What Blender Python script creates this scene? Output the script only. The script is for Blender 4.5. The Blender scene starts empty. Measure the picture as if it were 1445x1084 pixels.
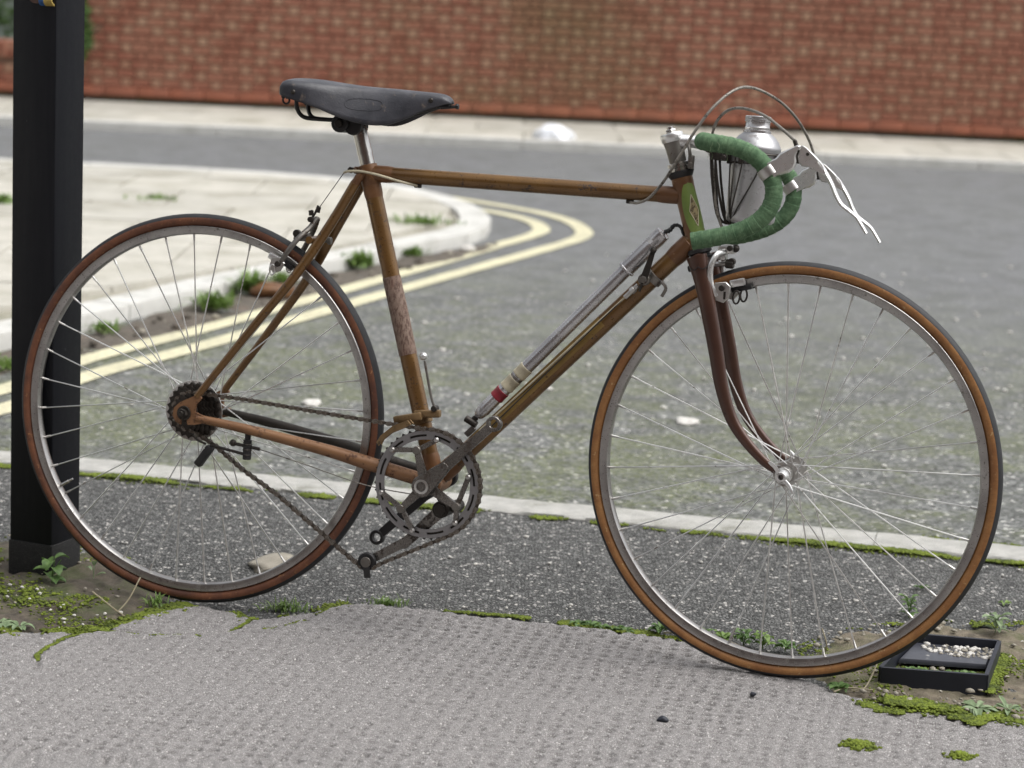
import bpy, bmesh, math, random
import numpy as np
from mathutils import Vector, Matrix
random.seed(7); RS = np.random.RandomState(11)
SC = bpy.context.scene
COL = SC.collection
R = math.radians

# ------------------------------------------------------------------ camera, sky, sun, exposure
cam_d = bpy.data.cameras.new('camera'); cam = bpy.data.objects.new('camera', cam_d); COL.objects.link(cam)
SC.camera = cam
cam_d.sensor_width = 36.0; cam_d.lens = 36.0 * 3300.0 / 1445.0
cam_d.clip_start = 0.05; cam_d.clip_end = 600
PITCH, ROLL = 0.18195731, 0.04533222
cam.location = (0, 0, 1.1377152)
cam.rotation_mode = 'QUATERNION'
cam.rotation_quaternion = (Matrix.Rotation(math.pi / 2 - PITCH, 4, 'X') @ Matrix.Rotation(ROLL, 4, 'Z')).to_quaternion()
cam_d.dof.use_dof = True; cam_d.dof.focus_distance = 3.78; cam_d.dof.aperture_fstop = 5.2
cam_d.dof.aperture_blades = 0

W = bpy.data.worlds.new('World'); SC.world = W; W.use_nodes = True
wn = W.node_tree; wn.nodes.clear()
wo = wn.nodes.new('ShaderNodeOutputWorld'); wb = wn.nodes.new('ShaderNodeBackground')
sky = wn.nodes.new('ShaderNodeTexSky'); sky.sky_type = 'NISHITA'; sky.sun_disc = False
SUN_EL, SUN_AZ = R(62), R(105)          # azimuth measured from +Y towards +X
sky.sun_elevation = SUN_EL; sky.sun_rotation = SUN_AZ
sky.air_density = 1.0; sky.dust_density = 4.0; sky.ozone_density = 1.0
hs = wn.nodes.new('ShaderNodeHueSaturation'); hs.inputs['Saturation'].default_value = 0.16
wn.links.new(sky.outputs[0], hs.inputs['Color']); wn.links.new(hs.outputs[0], wb.inputs[0])
wb.inputs[1].default_value = 0.11
wn.links.new(wb.outputs[0], wo.inputs[0])
sd = bpy.data.lights.new('sun', 'SUN'); sd.energy = 1.5; sd.angle = R(70); sd.color = (1.0, 0.985, 0.955)
sun = bpy.data.objects.new('sun', sd); COL.objects.link(sun)
sdir = Vector((math.sin(SUN_AZ) * math.cos(SUN_EL), math.cos(SUN_AZ) * math.cos(SUN_EL), math.sin(SUN_EL)))
sun.rotation_mode = 'QUATERNION'; sun.rotation_quaternion = sdir.to_track_quat('Z', 'Y')
SC.view_settings.view_transform = 'Standard'; SC.view_settings.look = 'None'
SC.view_settings.gamma = 1; SC.view_settings.use_curve_mapping = False
SC.view_settings.exposure = 0.88

# ------------------------------------------------------------------ materials
class NT:
    def __init__(s, name):
        s.m = bpy.data.materials.new(name); s.m.use_nodes = True; s.t = s.m.node_tree
        s.b = s.t.nodes['Principled BSDF']; s.o = s.t.nodes['Material Output']
    def n(s, kind, **kw):
        x = s.t.nodes.new(kind)
        for k, v in kw.items():
            if k in x.inputs: x.inputs[k].default_value = v
            else: setattr(x, k, v)
        return x
    def l(s, a, b): s.t.links.new(a, b)
    def coord(s, kind='Object', scale=None):
        c = s.n('ShaderNodeTexCoord').outputs[kind]
        if kind == 'World':
            pass
        if scale:
            mp = s.n('ShaderNodeMapping'); mp.inputs['Scale'].default_value = scale; s.l(c, mp.inputs[0]); c = mp.outputs[0]
        return c
    def noise(s, vec, scale, detail=4, rough=0.6, dist=0.0):
        x = s.n('ShaderNodeTexNoise'); x.inputs['Scale'].default_value = scale; x.inputs['Detail'].default_value = detail
        x.inputs['Roughness'].default_value = rough; x.inputs['Distortion'].default_value = dist
        s.l(vec, x.inputs['Vector']); return x.outputs['Fac']
    def voro(s, vec, scale, feature='F1', out='Distance', rnd=1.0):
        x = s.n('ShaderNodeTexVoronoi'); x.feature = feature; x.inputs['Scale'].default_value = scale
        if 'Randomness' in x.inputs: x.inputs['Randomness'].default_value = rnd
        s.l(vec, x.inputs['Vector']); return x.outputs[out]
    def ramp(s, fac, stops, interp='LINEAR'):
        x = s.n('ShaderNodeValToRGB'); x.color_ramp.interpolation = interp
        el = x.color_ramp.elements
        while len(el) < len(stops): el.new(0.5)
        for e, (p, c) in zip(el, stops):
            e.position = p; e.color = (c, c, c, 1) if isinstance(c, (int, float)) else (*c, 1)
        s.l(fac, x.inputs[0]); return x.outputs[0]
    def mix(s, fac, a, b, mode='MIX'):
        x = s.n('ShaderNodeMix', data_type='RGBA', blend_type=mode)
        for i, v in ((0, fac), (6, a), (7, b)):
            if isinstance(v, (int, float)) and i == 0: x.inputs[0].default_value = v
            elif isinstance(v, tuple): x.inputs[i].default_value = (*v, 1) if len(v) == 3 else v
            else: s.l(v, x.inputs[i])
        return x.outputs[2]
    def math(s, op, a, b=0.5, clamp=False):
        x = s.n('ShaderNodeMath', operation=op); x.use_clamp = clamp
        for i, v in enumerate((a, b)):
            if isinstance(v, (int, float)): x.inputs[i].default_value = v
            else: s.l(v, x.inputs[i])
        return x.outputs[0]
    def bump(s, h, strength=0.3, dist=0.002, prev=None):
        x = s.n('ShaderNodeBump'); x.inputs['Strength'].default_value = strength; x.inputs['Distance'].default_value = dist
        s.l(h, x.inputs['Height'])
        if prev is not None: s.l(prev, x.inputs['Normal'])
        return x.outputs[0]
    def done(s, color=None, rough=None, metal=None, normal=None, **kw):
        for k, v in (('Base Color', color), ('Roughness', rough), ('Metallic', metal), ('Normal', normal)):
            if v is None: continue
            if isinstance(v, (int, float)): s.b.inputs[k].default_value = v
            elif isinstance(v, tuple): s.b.inputs[k].default_value = (*v, 1)
            else: s.l(v, s.b.inputs[k])
        for k, v in kw.items(): s.b.inputs[k.replace('_', ' ')].default_value = v
        return s.m

def worn(name, base, rust, rough=0.4, metal=0.0, scale=60, amount=0.55, dark=None, coat=0.0, bumpd=0.0004, stretch=(1, 1, 1)):
    """painted or plated metal with a second colour breaking through and grime"""
    t = NT(name); v = t.coord('Object', stretch)
    n1 = t.noise(v, scale, 6, 0.7); n2 = t.noise(v, scale * 4.5, 3, 0.6); n3 = t.noise(v, scale * 0.22, 3, 0.6)
    k = t.math('ADD', t.math('MULTIPLY', n1, 0.65), t.math('MULTIPLY', n2, 0.35))
    f = t.ramp(k, [(amount, 0.0), (amount + 0.06, 1.0)])
    c = t.mix(t.ramp(n3, [(0.35, 0.0), (0.7, 1.0)]), base, dark or tuple(x * 0.62 for x in base))
    c = t.mix(f, c, rust)
    r = t.math('ADD', t.math('MULTIPLY', f, 0.35), t.math('ADD', t.math('MULTIPLY', n2, 0.18), rough - 0.09), clamp=True)
    m = t.math('MULTIPLY', t.math('SUBTRACT', 1.0, f), metal)
    return t.done(c, r, m, t.bump(n1, 0.22, bumpd), Coat_Weight=coat, Coat_Roughness=0.18)

M = {}
M['bronze'] = worn('bronze_paint', (0.190, 0.100, 0.030), (0.040, 0.021, 0.012), 0.30, 0.45, 55, 0.565, (0.115, 0.058, 0.020), coat=0.4)
M['bronze_rusty'] = worn('bronze_paint_rusty', (0.250, 0.130, 0.062), (0.085, 0.038, 0.020), 0.45, 0.15, 45, 0.53, (0.17, 0.080, 0.036))
M['lug'] = worn('lug_paint', (0.185, 0.088, 0.036), (0.34, 0.20, 0.12), 0.40, 0.2, 80, 0.61, (0.115, 0.052, 0.022))
M['fork'] = worn('fork_paint', (0.080, 0.036, 0.023), (0.028, 0.012, 0.008), 0.36, 0.2, 50, 0.60, (0.052, 0.023, 0.016), coat=0.25)
M['gold'] = worn('gold_transfer', (0.27, 0.17, 0.05), (0.09, 0.045, 0.02), 0.4, 0.4, 70, 0.56)
M['green_paint'] = worn('green_panel', (0.17, 0.24, 0.055), (0.10, 0.055, 0.02), 0.45, 0.0, 60, 0.60)
M['crest'] = worn('crest_print', (0.30, 0.24, 0.12), (0.05, 0.03, 0.015), 0.5, 0.1, 150, 0.50)
M['alloy'] = worn('aluminium_alloy', (0.64, 0.63, 0.61), (0.20, 0.185, 0.17), 0.34, 0.95, 70, 0.62, (0.48, 0.47, 0.45))
M['alloy_bright'] = worn('polished_alloy', (0.82, 0.82, 0.81), (0.42, 0.40, 0.38), 0.30, 0.85, 60, 0.66, (0.66, 0.66, 0.65), bumpd=0.00003)
M['chrome'] = worn('chrome_plate', (0.58, 0.56, 0.54), (0.10, 0.06, 0.04), 0.22, 1.0, 90, 0.60, (0.42, 0.41, 0.39))
M['steel'] = worn('dull_steel', (0.24, 0.225, 0.205), (0.07, 0.04, 0.025), 0.42, 0.9, 90, 0.55)
M['crank_steel'] = worn('crank_steel', (0.25, 0.235, 0.22), (0.045, 0.032, 0.024), 0.27, 0.95, 50, 0.53, (0.13, 0.12, 0.11))
M['dark_steel'] = worn('oily_steel', (0.060, 0.054, 0.048), (0.025, 0.017, 0.012), 0.45, 0.8, 110, 0.52)
M['black_metal'] = worn('black_enamel', (0.022, 0.021, 0.022), (0.07, 0.055, 0.045), 0.5, 0.1, 120, 0.62)
M['ring_alloy'] = worn('ring_alloy', (0.31, 0.305, 0.31), (0.10, 0.09, 0.085), 0.34, 0.85, 60, 0.60, (0.28, 0.275, 0.28))
M['spoke'] = worn('spoke_steel', (0.80, 0.79, 0.77), (0.13, 0.11, 0.09), 0.35, 0.95, 40, 0.58)
M['rim'] = worn('rim_alloy', (0.46, 0.445, 0.43), (0.13, 0.115, 0.10), 0.30, 0.95, 75, 0.58, (0.30, 0.285, 0.275))
M['tread'] = worn('tyre_tread', (0.022, 0.023, 0.026), (0.075, 0.072, 0.068), 0.66, 0.0, 160, 0.58, (0.016, 0.016, 0.018))
def wall_mat(name, a, b, c):
    t = NT(name); v = t.coord('Object')
    n = t.noise(v, 26, 5, 0.65); n2 = t.noise(v, 420, 2, 0.5); n3 = t.noise(v, 90, 4, 0.7)
    col = t.mix(t.ramp(n, [(0.36, 0.0), (0.66, 1.0)]), a, b)
    col = t.mix(t.ramp(n3, [(0.61, 0.0), (0.68, 1.0)]), col, c)
    col = t.mix(t.math('MULTIPLY', n2, 0.45), col, (0.02, 0.01, 0.006))
    return t.done(col, 0.58, 0.0, t.bump(n2, 0.5, 0.0006))
M['gum'] = wall_mat('gum_sidewall', (0.40, 0.190, 0.062), (0.275, 0.115, 0.036), (0.55, 0.36, 0.17))
M['gum_dark'] = wall_mat('gum_sidewall_aged', (0.215, 0.078, 0.034), (0.105, 0.038, 0.022), (0.40, 0.19, 0.08))
M['pump_alloy'] = worn('pump_alloy', (0.66, 0.65, 0.65), (0.20, 0.19, 0.19), 0.25, 0.80, 34, 0.57, (0.34, 0.33, 0.34), stretch=(1, 1, 1))
M['ivory'] = worn('ivory_tape', (0.56, 0.50, 0.36), (0.20, 0.17, 0.11), 0.6, 0.0, 140, 0.57)
M['red_tape'] = worn('red_tape', (0.26, 0.018, 0.030), (0.10, 0.01, 0.012), 0.5, 0.0, 120, 0.62)
M['black_plastic'] = worn('black_plastic', (0.014, 0.014, 0.015), (0.05, 0.048, 0.045), 0.45, 0.0, 150, 0.63)
M['cable'] = worn('cable_casing', (0.27, 0.25, 0.22), (0.06, 0.05, 0.04), 0.42, 0.4, 70, 0.52)
M['tan_metal'] = worn('tan_plated_metal', (0.29, 0.19, 0.095), (0.06, 0.04, 0.02), 0.4, 0.6, 90, 0.56)

t = NT('aged_tape_sleeve'); v = t.coord('Object', (1.3, 1, .38))          # flaking sleeve on the seat tube
n = t.noise(v, 210, 5, 0.75); n2 = t.noise(v, 30, 3)
c = t.mix(t.ramp(n, [(0.42, 0.0), (0.56, 1.0)]), (0.095, 0.052, 0.036), (0.22, 0.155, 0.120))
c = t.mix(t.ramp(n2, [(0.45, 0.0), (0.7, 0.6)]), c, (0.16, 0.075, 0.05))
M['sleeve'] = t.done(c, 0.6, 0.0, t.bump(n, 0.8, 0.0012))

t = NT('green_cloth_tape'); v = t.coord('Object')           # cotton handlebar tape
n = t.noise(v, 120, 5, 0.7); n2 = t.noise(v, 700, 2, 0.6); n3 = t.noise(v, 18, 3)
c = t.mix(t.ramp(n, [(0.36, 0.0), (0.72, 1.0)]), (0.042, 0.098, 0.043), (0.140, 0.235, 0.125))
c = t.mix(t.ramp(n3, [(0.50, 0.0), (0.72, 0.5)]), c, (0.024, 0.070, 0.025))
c = t.mix(t.math('MULTIPLY', n2, 0.22), c, (0.20, 0.31, 0.19))
M['tape'] = t.done(c, 0.88, 0.0, t.bump(n2, 0.7, 0.0008), Sheen_Weight=0.0)

t = NT('saddle_leather'); v = t.coord('Object')
n = t.noise(v, 55, 6, 0.7); n2 = t.noise(v, 380, 3, 0.6); n3 = t.noise(v, 16, 3)
c = t.mix(t.ramp(n3, [(0.35, 0.0), (0.7, 1.0)]), (0.026, 0.027, 0.034), (0.075, 0.075, 0.086))
c = t.mix(t.ramp(n, [(0.60, 0.0), (0.70, 0.8)]), c, (0.15, 0.12, 0.10))
c = t.mix(0.0, c, c)
M['leather'] = t.done(c, t.math('ADD', t.math('MULTIPLY', n2, 0.25), 0.30), 0.0, t.bump(n2, 0.5, 0.0006, t.bump(n, 0.45, 0.0015)))

def asphalt(name, dark, mid, chip, scale, chip_t, moss=None, moss_lo=0.56, bump=1.0, patch=0.5, extra=None, cellmix=0.75):
    t = NT(name); v = t.coord('Object')
    vc = t.n('ShaderNodeTexVoronoi'); vc.inputs['Scale'].default_value = scale; t.l(v, vc.inputs['Vector'])
    edge = t.voro(v, scale, 'DISTANCE_TO_EDGE')
    sep = t.n('ShaderNodeSeparateColor'); t.l(vc.outputs['Color'], sep.inputs[0])
    cell = sep.outputs[0]
    fine = t.noise(v, scale * 2.6, 4, 0.7); big = t.noise(v, 2.2, 5, 0.6); med = t.noise(v, 14, 5, 0.65)
    c = t.mix(t.math('ADD', t.math('MULTIPLY', cell, cellmix), t.math('MULTIPLY', fine, 1 - cellmix), clamp=True), dark, mid)
    c = t.mix(t.ramp(cell, [(chip_t, 0.0), (chip_t + 0.03, 1.0)]), c, chip)
    gap = t.ramp(edge, [(0.0, 0.0), (0.18, 1.0)])
    c = t.mix(gap, tuple(x * 0.5 for x in dark), c)
    c = t.mix(t.math('MULTIPLY', t.ramp(big, [(0.35, 0.0), (0.7, 1.0)]), patch), c, t.mix(0.5, c, dark))
    if moss:
        mf = t.math('MULTIPLY', t.ramp(t.math('ADD', t.math('MULTIPLY', big, 0.6), t.math('MULTIPLY', med, 0.4)), [(moss_lo, 0.0), (moss_lo + 0.10, 1.0)]),
                    t.ramp(fine, [(0.40, 0.15), (0.62, 0.85)]))
        c = t.mix(mf, c, moss)
    h = t.math('ADD', t.math('MULTIPLY', gap, 0.8), t.math('MULTIPLY', fine, 0.6))
    b = t.bump(h, bump, 0.004)
    return t.done(c, 0.86, 0.0, b)
M['road'] = asphalt('road_asphalt', (0.070, 0.071, 0.070), (0.215, 0.216, 0.215), (0.50, 0.49, 0.46), 130, 0.965, (0.095, 0.115, 0.040), 0.485, 0.8, 0.35)
M['far_road'] = asphalt('far_road_asphalt', (0.155, 0.158, 0.168), (0.235, 0.238, 0.250), (0.33, 0.33, 0.33), 90, 0.97, None, 0.5, 0.3, 0.3)
M['strip'] = asphalt('coarse_asphalt', (0.038, 0.038, 0.037), (0.290, 0.290, 0.280), (0.54, 0.52, 0.49), 150, 0.90, (0.055, 0.075, 0.024), 0.64, 1.0, 0.30)
M['footway'] = asphalt('footway_asphalt', (0.225, 0.213, 0.208), (0.430, 0.412, 0.404), (0.54, 0.52, 0.505), 330, 0.93, None, 0.5, 0.55, 0.42)

def concrete(name, a, b, stain, scale=9, st=0.55, bumpd=0.002, spots=(0.5, 0.47, 0.42)):
    t = NT(name); v = t.coord('Object')
    n = t.noise(v, scale, 6, 0.65); n2 = t.noise(v, scale * 14, 4, 0.7); n3 = t.noise(v, scale * 0.35, 4, 0.6)
    sp = t.voro(v, scale * 22)
    c = t.mix(t.ramp(n, [(0.3, 0.0), (0.7, 1.0)]), a, b)
    c = t.mix(t.ramp(t.math('ADD', t.math('MULTIPLY', n3, 0.6), t.math('MULTIPLY', n2, 0.4)), [(st, 0.0), (st + 0.12, 0.8)]), c, stain)
    c = t.mix(t.ramp(sp, [(0.12, 0.5), (0.2, 0.0)]), c, spots)
    return t.done(c, 0.85, 0.0, t.bump(n2, 0.7, bumpd))
M['kerb_white'] = concrete('pale_edging', (0.50, 0.49, 0.46), (0.34, 0.335, 0.315), (0.19, 0.19, 0.15), 26, 0.53, 0.005, (0.22, 0.20, 0.17))
M['kerb'] = concrete('pale_kerb', (0.58, 0.575, 0.545), (0.46, 0.455, 0.43), (0.27, 0.265, 0.23), 12, 0.53)
M['slab'] = concrete('paving_slab', (0.50, 0.48, 0.425), (0.38, 0.365, 0.32), (0.27, 0.255, 0.20), 9, 0.49)
M['slab2'] = concrete('paving_slab_grey', (0.455, 0.44, 0.39), (0.36, 0.345, 0.305), (0.25, 0.235, 0.185), 9, 0.48)
M['slab_gap'] = concrete('slab_bed', (0.36, 0.34, 0.285), (0.28, 0.26, 0.215), (0.10, 0.11, 0.05), 12, 0.5)
M['soil'] = concrete('soil', (0.150, 0.122, 0.092), (0.048, 0.040, 0.030), (0.068, 0.090, 0.022), 30, 0.47, 0.008, (0.33, 0.30, 0.25))
M['soil_pale'] = concrete('pale_soil', (0.27, 0.225, 0.165), (0.085, 0.070, 0.050), (0.085, 0.098, 0.030), 30, 0.49, 0.008, (0.42, 0.38, 0.31))
M['debris'] = concrete('gutter_debris', (0.135, 0.115, 0.092), (0.07, 0.06, 0.048), (0.24, 0.17, 0.13), 24, 0.56, 0.006, (0.30, 0.26, 0.21))
M['stone_buff'] = concrete('buff_stone', (0.34, 0.31, 0.255), (0.24, 0.22, 0.18), (0.12, 0.11, 0.08), 28, 0.58, 0.003)
M['stone_white'] = concrete('white_stone', (0.66, 0.64, 0.60), (0.50, 0.48, 0.45), (0.3, 0.29, 0.27), 60, 0.6, 0.002)

t = NT('yellow_line_paint'); v = t.coord('Object')
n = t.noise(v, 70, 5, 0.7); n2 = t.noise(v, 6, 4, 0.6)
c = t.mix(t.ramp(n2, [(0.35, 0.0), (0.7, 1.0)]), (0.62, 0.585, 0.40), (0.47, 0.445, 0.31))
c = t.mix(t.ramp(n, [(0.54, 0.0), (0.64, 0.8)]), c, (0.22, 0.215, 0.17))
M['yellow'] = t.done(c, 0.7, 0.0, t.bump(n, 0.5, 0.002))

def brick_mat(name, a, b, c3):
    t = NT(name); g = t.n('ShaderNodeNewGeometry').outputs['Position']
    oi = t.n('ShaderNodeObjectInfo').outputs['Random']
    mp = t.n('ShaderNodeMapping'); mp.inputs['Scale'].default_value = (1, 1, 1); t.l(g, mp.inputs[0]); g = mp.outputs[0]
    wn_ = t.n('ShaderNodeTexWhiteNoise'); wn_.noise_dimensions = '3D'
    cell = t.n('ShaderNodeVectorMath', operation='SNAP'); cell.inputs[1].default_value = (0.10, 5.0, 0.058); t.l(g, cell.inputs[0]); t.l(cell.outputs[0], wn_.inputs[0])
    n = t.noise(g, 30, 5, 0.65); big = t.noise(g, 0.9, 4, 0.6)
    f = t.math('ADD', t.math('MULTIPLY', wn_.outputs['Value'], 0.7), t.math('MULTIPLY', n, 0.3))
    col = t.mix(t.ramp(f, [(0.2, 0.0), (0.85, 1.0)]), a, b)
    sx = t.n('ShaderNodeSeparateXYZ'); t.l(g, sx.inputs[0])
    band = t.math('SUBTRACT', 1.0, t.math('MULTIPLY', t.math('ABSOLUTE', t.math('ADD', sx.outputs[0], 0.15)), 0.75), clamp=True)
    col = t.mix(t.math('MULTIPLY', t.ramp(big, [(0.36, 0.15), (0.62, 1.0)]), t.math('ADD', t.math('MULTIPLY', band, 0.74), 0.12)), col, c3)
    return t.done(col, 0.85, 0.0, t.bump(n, 0.6, 0.004))
M['brick'] = brick_mat('red_brick', (0.255, 0.090, 0.058), (0.325, 0.148, 0.098), (0.140, 0.112, 0.048))
M['brick_pale'] = brick_mat('pale_header_brick', (0.31, 0.155, 0.100), (0.38, 0.230, 0.155), (0.185, 0.150, 0.070))
M['brick_plinth'] = brick_mat('orange_plinth_brick', (0.32, 0.108, 0.062), (0.24, 0.088, 0.055), (0.28, 0.13, 0.07))
M['added_terrace_brick'] = concrete('added_terrace_brick', (0.16, 0.085, 0.06), (0.11, 0.06, 0.045), (0.07, 0.045, 0.035), 3, 0.55)
M['mortar'] = concrete('mortar', (0.235, 0.140, 0.098), (0.185, 0.115, 0.082), (0.14, 0.12, 0.07), 4, 0.55)
M['render_grey'] = concrete('grey_render', (0.23, 0.26, 0.24), (0.17, 0.20, 0.18), (0.12, 0.15, 0.11), 2, 0.5)

t = NT('post_black_paint'); v = t.coord('Object')
n = t.noise(v, 45, 5, 0.7); n2 = t.noise(t.coord('Object', (60, 60, 3)), 1.5, 4, 0.6)
c = t.mix(t.ramp(n2, [(0.4, 0.0), (0.7, 1.0)]), (0.0030, 0.0036, 0.0068), (0.0062, 0.0070, 0.0098))
c = t.mix(t.ramp(n, [(0.67, 0.0), (0.72, 0.5)]), c, (0.12, 0.12, 0.13))
M['post'] = t.done(c, t.math('ADD', t.math('MULTIPLY', n, 0.25), 0.40), 0.0, t.bump(n, 0.35, 0.001), Specular_IOR_Level=0.28)
M['post_foot'] = concrete('post_foot', (0.009, 0.009, 0.010), (0.006, 0.006, 0.006), (0.03, 0.027, 0.022), 40, 0.62)
M['iron'] = worn('cast_iron', (0.018, 0.021, 0.032), (0.16, 0.15, 0.135), 0.52, 0.15, 45, 0.62)
M['slate'] = worn('slate_plate', (0.050, 0.053, 0.066), (0.34, 0.33, 0.31), 0.36, 0.0, 34, 0.60, (0.03, 0.031, 0.04))

def leafy(name, a, b, rough=0.55):
    t = NT(name); v = t.n('ShaderNodeNewGeometry').outputs['Position']
    n = t.math('ADD', t.math('MULTIPLY', t.noise(v, 160, 3, 0.6), 0.5), t.math('MULTIPLY', t.noise(v, 22, 4, 0.65), 0.5))
    c = t.mix(t.ramp(n, [(0.38, 0.0), (0.62, 1.0)]), a, b)
    t.done(c, rough, 0.0, None); t.b.inputs['Subsurface Weight'].default_value = 0.0
    tr = t.n('ShaderNodeBsdfTranslucent'); t.l(c, tr.inputs[0]); mx = t.n('ShaderNodeMixShader'); mx.inputs[0].default_value = 0.25
    t.l(t.b.outputs[0], mx.inputs[1]); t.l(tr.outputs[0], mx.inputs[2]); t.l(mx.outputs[0], t.o.inputs[0])
    return t.m
M['moss'] = leafy('moss', (0.055, 0.078, 0.012), (0.225, 0.285, 0.028), 0.85)
M['leaf'] = leafy('weed_leaf', (0.055, 0.115, 0.028), (0.15, 0.25, 0.07))
M['leaf_pale'] = leafy('pale_weed_leaf', (0.15, 0.22, 0.11), (0.28, 0.36, 0.20))
M['grass'] = leafy('grass_blade', (0.085, 0.16, 0.03), (0.21, 0.31, 0.075))
M['straw'] = leafy('dry_stalk', (0.30, 0.26, 0.17), (0.42, 0.37, 0.26), 0.7)
M['shrub'] = leafy('shrub_leaf', (0.035, 0.09, 0.025), (0.13, 0.22, 0.055))
M['bark'] = concrete('bark', (0.10, 0.075, 0.05), (0.06, 0.045, 0.03), (0.03, 0.03, 0.02), 20)
t = NT('white_plastic_bag'); v = t.coord('Object'); n = t.noise(v, 18, 4)
M['bag'] = t.done(t.mix(n, (0.90, 0.92, 0.96), (0.84, 0.87, 0.93)), 0.4, 0.0, t.bump(n, 0.8, 0.02))
M['blue_cord'] = worn('blue_cord', (0.035, 0.13, 0.36), (0.02, 0.06, 0.2), 0.7, 0, 200, 0.6)
M['yellow_cord'] = worn('yellow_cord', (0.62, 0.45, 0.12), (0.4, 0.27, 0.08), 0.7, 0, 200, 0.6)
M['rust'] = worn('rusty_hole', (0.10, 0.055, 0.04), (0.22, 0.17, 0.14), 0.8, 0, 120, 0.6)

# ------------------------------------------------------------------ mesh builder
class MB:
    def __init__(s): s.v = []; s.f = []; s.m = []; s.sm = []
    def add(s, vs, fs, mi=0, smooth=True):
        o = len(s.v); s.v += [tuple(v) for v in vs]
        for f in fs: s.f.append(tuple(i + o for i in f)); s.m.append(mi); s.sm.append(smooth)
        return s
    def tube(s, pts, rad, seg=10, mi=0, closed=False, cap=True, flat=None):
        """sweep a circle (or an ellipse: flat = (factor along the side axis, side vector)) along pts"""
        P = [Vector(p) for p in pts]; n = len(P)
        if not hasattr(rad, '__len__'): rad = [rad] * n
        T = []
        for i in range(n):
            a = P[(i - 1) % n] if (closed or i > 0) else P[i]; b = P[(i + 1) % n] if (closed or i < n - 1) else P[i]
            T.append((b - a).normalized())
        ref = Vector((0, 1, 0)) if abs(T[0].y) < 0.9 else Vector((1, 0, 0))
        if flat: ref = Vector(flat[1])
        N = (ref - T[0] * ref.dot(T[0])).normalized(); vs = []
        for i in range(n):
            N = (N - T[i] * N.dot(T[i])).normalized(); B = T[i].cross(N)
            for k in range(seg):
                a = 2 * math.pi * k / seg; q = flat[0] if flat else 1.0
                vs.append(P[i] + N * (rad[i] * q * math.cos(a)) + B * (rad[i] * math.sin(a)))
        fs = []
        m = n if closed else n - 1
        for i in range(m):
            j = (i + 1) % n
            for k in range(seg): fs.append((i * seg + k, i * seg + (k + 1) % seg, j * seg + (k + 1) % seg, j * seg + k))
        s.add(vs, fs, mi)
        if cap and not closed:
            o = len(s.v) - len(vs)
            s.f.append(tuple(o + k for k in reversed(range(seg)))); s.m.append(mi); s.sm.append(False)
            s.f.append(tuple(o + (n - 1) * seg + k for k in range(seg))); s.m.append(mi); s.sm.append(False)
        return s
    def lathe(s, prof, origin, axis, seg=24, mi=0, closed=False):
        """prof: (radius, distance along axis) pairs"""
        A = Vector(axis).normalized(); O = Vector(origin)
        N = A.orthogonal().normalized(); B = A.cross(N); vs = []; fs = []
        for r, h in prof:
            for k in range(seg):
                a = 2 * math.pi * k / seg; vs.append(O + A * h + (N * math.cos(a) + B * math.sin(a)) * r)
        L = len(prof)
        for i in range(L if closed else L - 1):
            j = (i + 1) % L
            for k in range(seg): fs.append((i * seg + k, i * seg + (k + 1) % seg, j * seg + (k + 1) % seg, j * seg + k))
        return s.add(vs, fs, mi)
    def cyl(s, a, b, r, seg=16, mi=0, bev=0.0):
        a = Vector(a); b = Vector(b); L = (b - a).length; bev = bev or min(r, L) * 0.12
        return s.lathe([(0.0001, 0), (r - bev, 0), (r, bev), (r, L - bev), (r - bev, L), (0.0001, L)], a, b - a, seg, mi)
    def box(s, c, size, rot=None, mi=0, bev=0.0):
        bm = bmesh.new(); bmesh.ops.create_cube(bm, size=1)
        for v in bm.verts: v.co = Vector((v.co.x * size[0], v.co.y * size[1], v.co.z * size[2]))
        if bev: bmesh.ops.bevel(bm, geom=bm.edges[:], offset=bev, segments=2, affect='EDGES', profile=0.5)
        Mx = rot.to_4x4() if rot else Matrix.Identity(4)
        bm.verts.ensure_lookup_table()
        vs = [Mx @ v.co + Vector(c) for v in bm.verts]; fs = [tuple(v.index for v in f.verts) for f in bm.faces]
        bm.free(); return s.add(vs, fs, mi, False)
    def sphere(s, c, r, seg=12, rings=8, mi=0, sc=(1, 1, 1)):
        vs = []; fs = []
        for i in range(rings + 1):
            th = math.pi * i / rings
            for k in range(seg):
                a = 2 * math.pi * k / seg
                vs.append((c[0] + r * sc[0] * math.sin(th) * math.cos(a), c[1] + r * sc[1] * math.sin(th) * math.sin(a), c[2] + r * sc[2] * math.cos(th)))
        for i in range(rings):
            for k in range(seg): fs.append((i * seg + k, (i + 1) * seg + k, (i + 1) * seg + (k + 1) % seg, i * seg + (k + 1) % seg))
        return s.add(vs, fs, mi)
    def prism(s, outline, y0, y1, mi=0, smooth=False):
        """outline in the x-z plane, extruded along y"""
        n = len(outline); vs = [(x, y0, z) for x, z in outline] + [(x, y1, z) for x, z in outline]
        fs = [tuple(range(n)), tuple(reversed(range(n, 2 * n)))] + [(i, i + n, (i + 1) % n + n, (i + 1) % n) for i in range(n)]
        return s.add(vs, fs, mi, smooth)
    def mesh(s, name, mats):
        me = bpy.data.meshes.new(name); me.from_pydata(s.v, [], s.f); me.update()
        for m in (mats if isinstance(mats, (list, tuple)) else [mats]): me.materials.append(M[m] if isinstance(m, str) else m)
        me.polygons.foreach_set('material_index', s.m); me.polygons.foreach_set('use_smooth', s.sm)
        bm = bmesh.new(); bm.from_mesh(me); bmesh.ops.recalc_face_normals(bm, faces=bm.faces[:]); bm.to_mesh(me); bm.free()
        try: me.set_sharp_from_angle(angle=R(42))
        except Exception: pass
        return me
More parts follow.
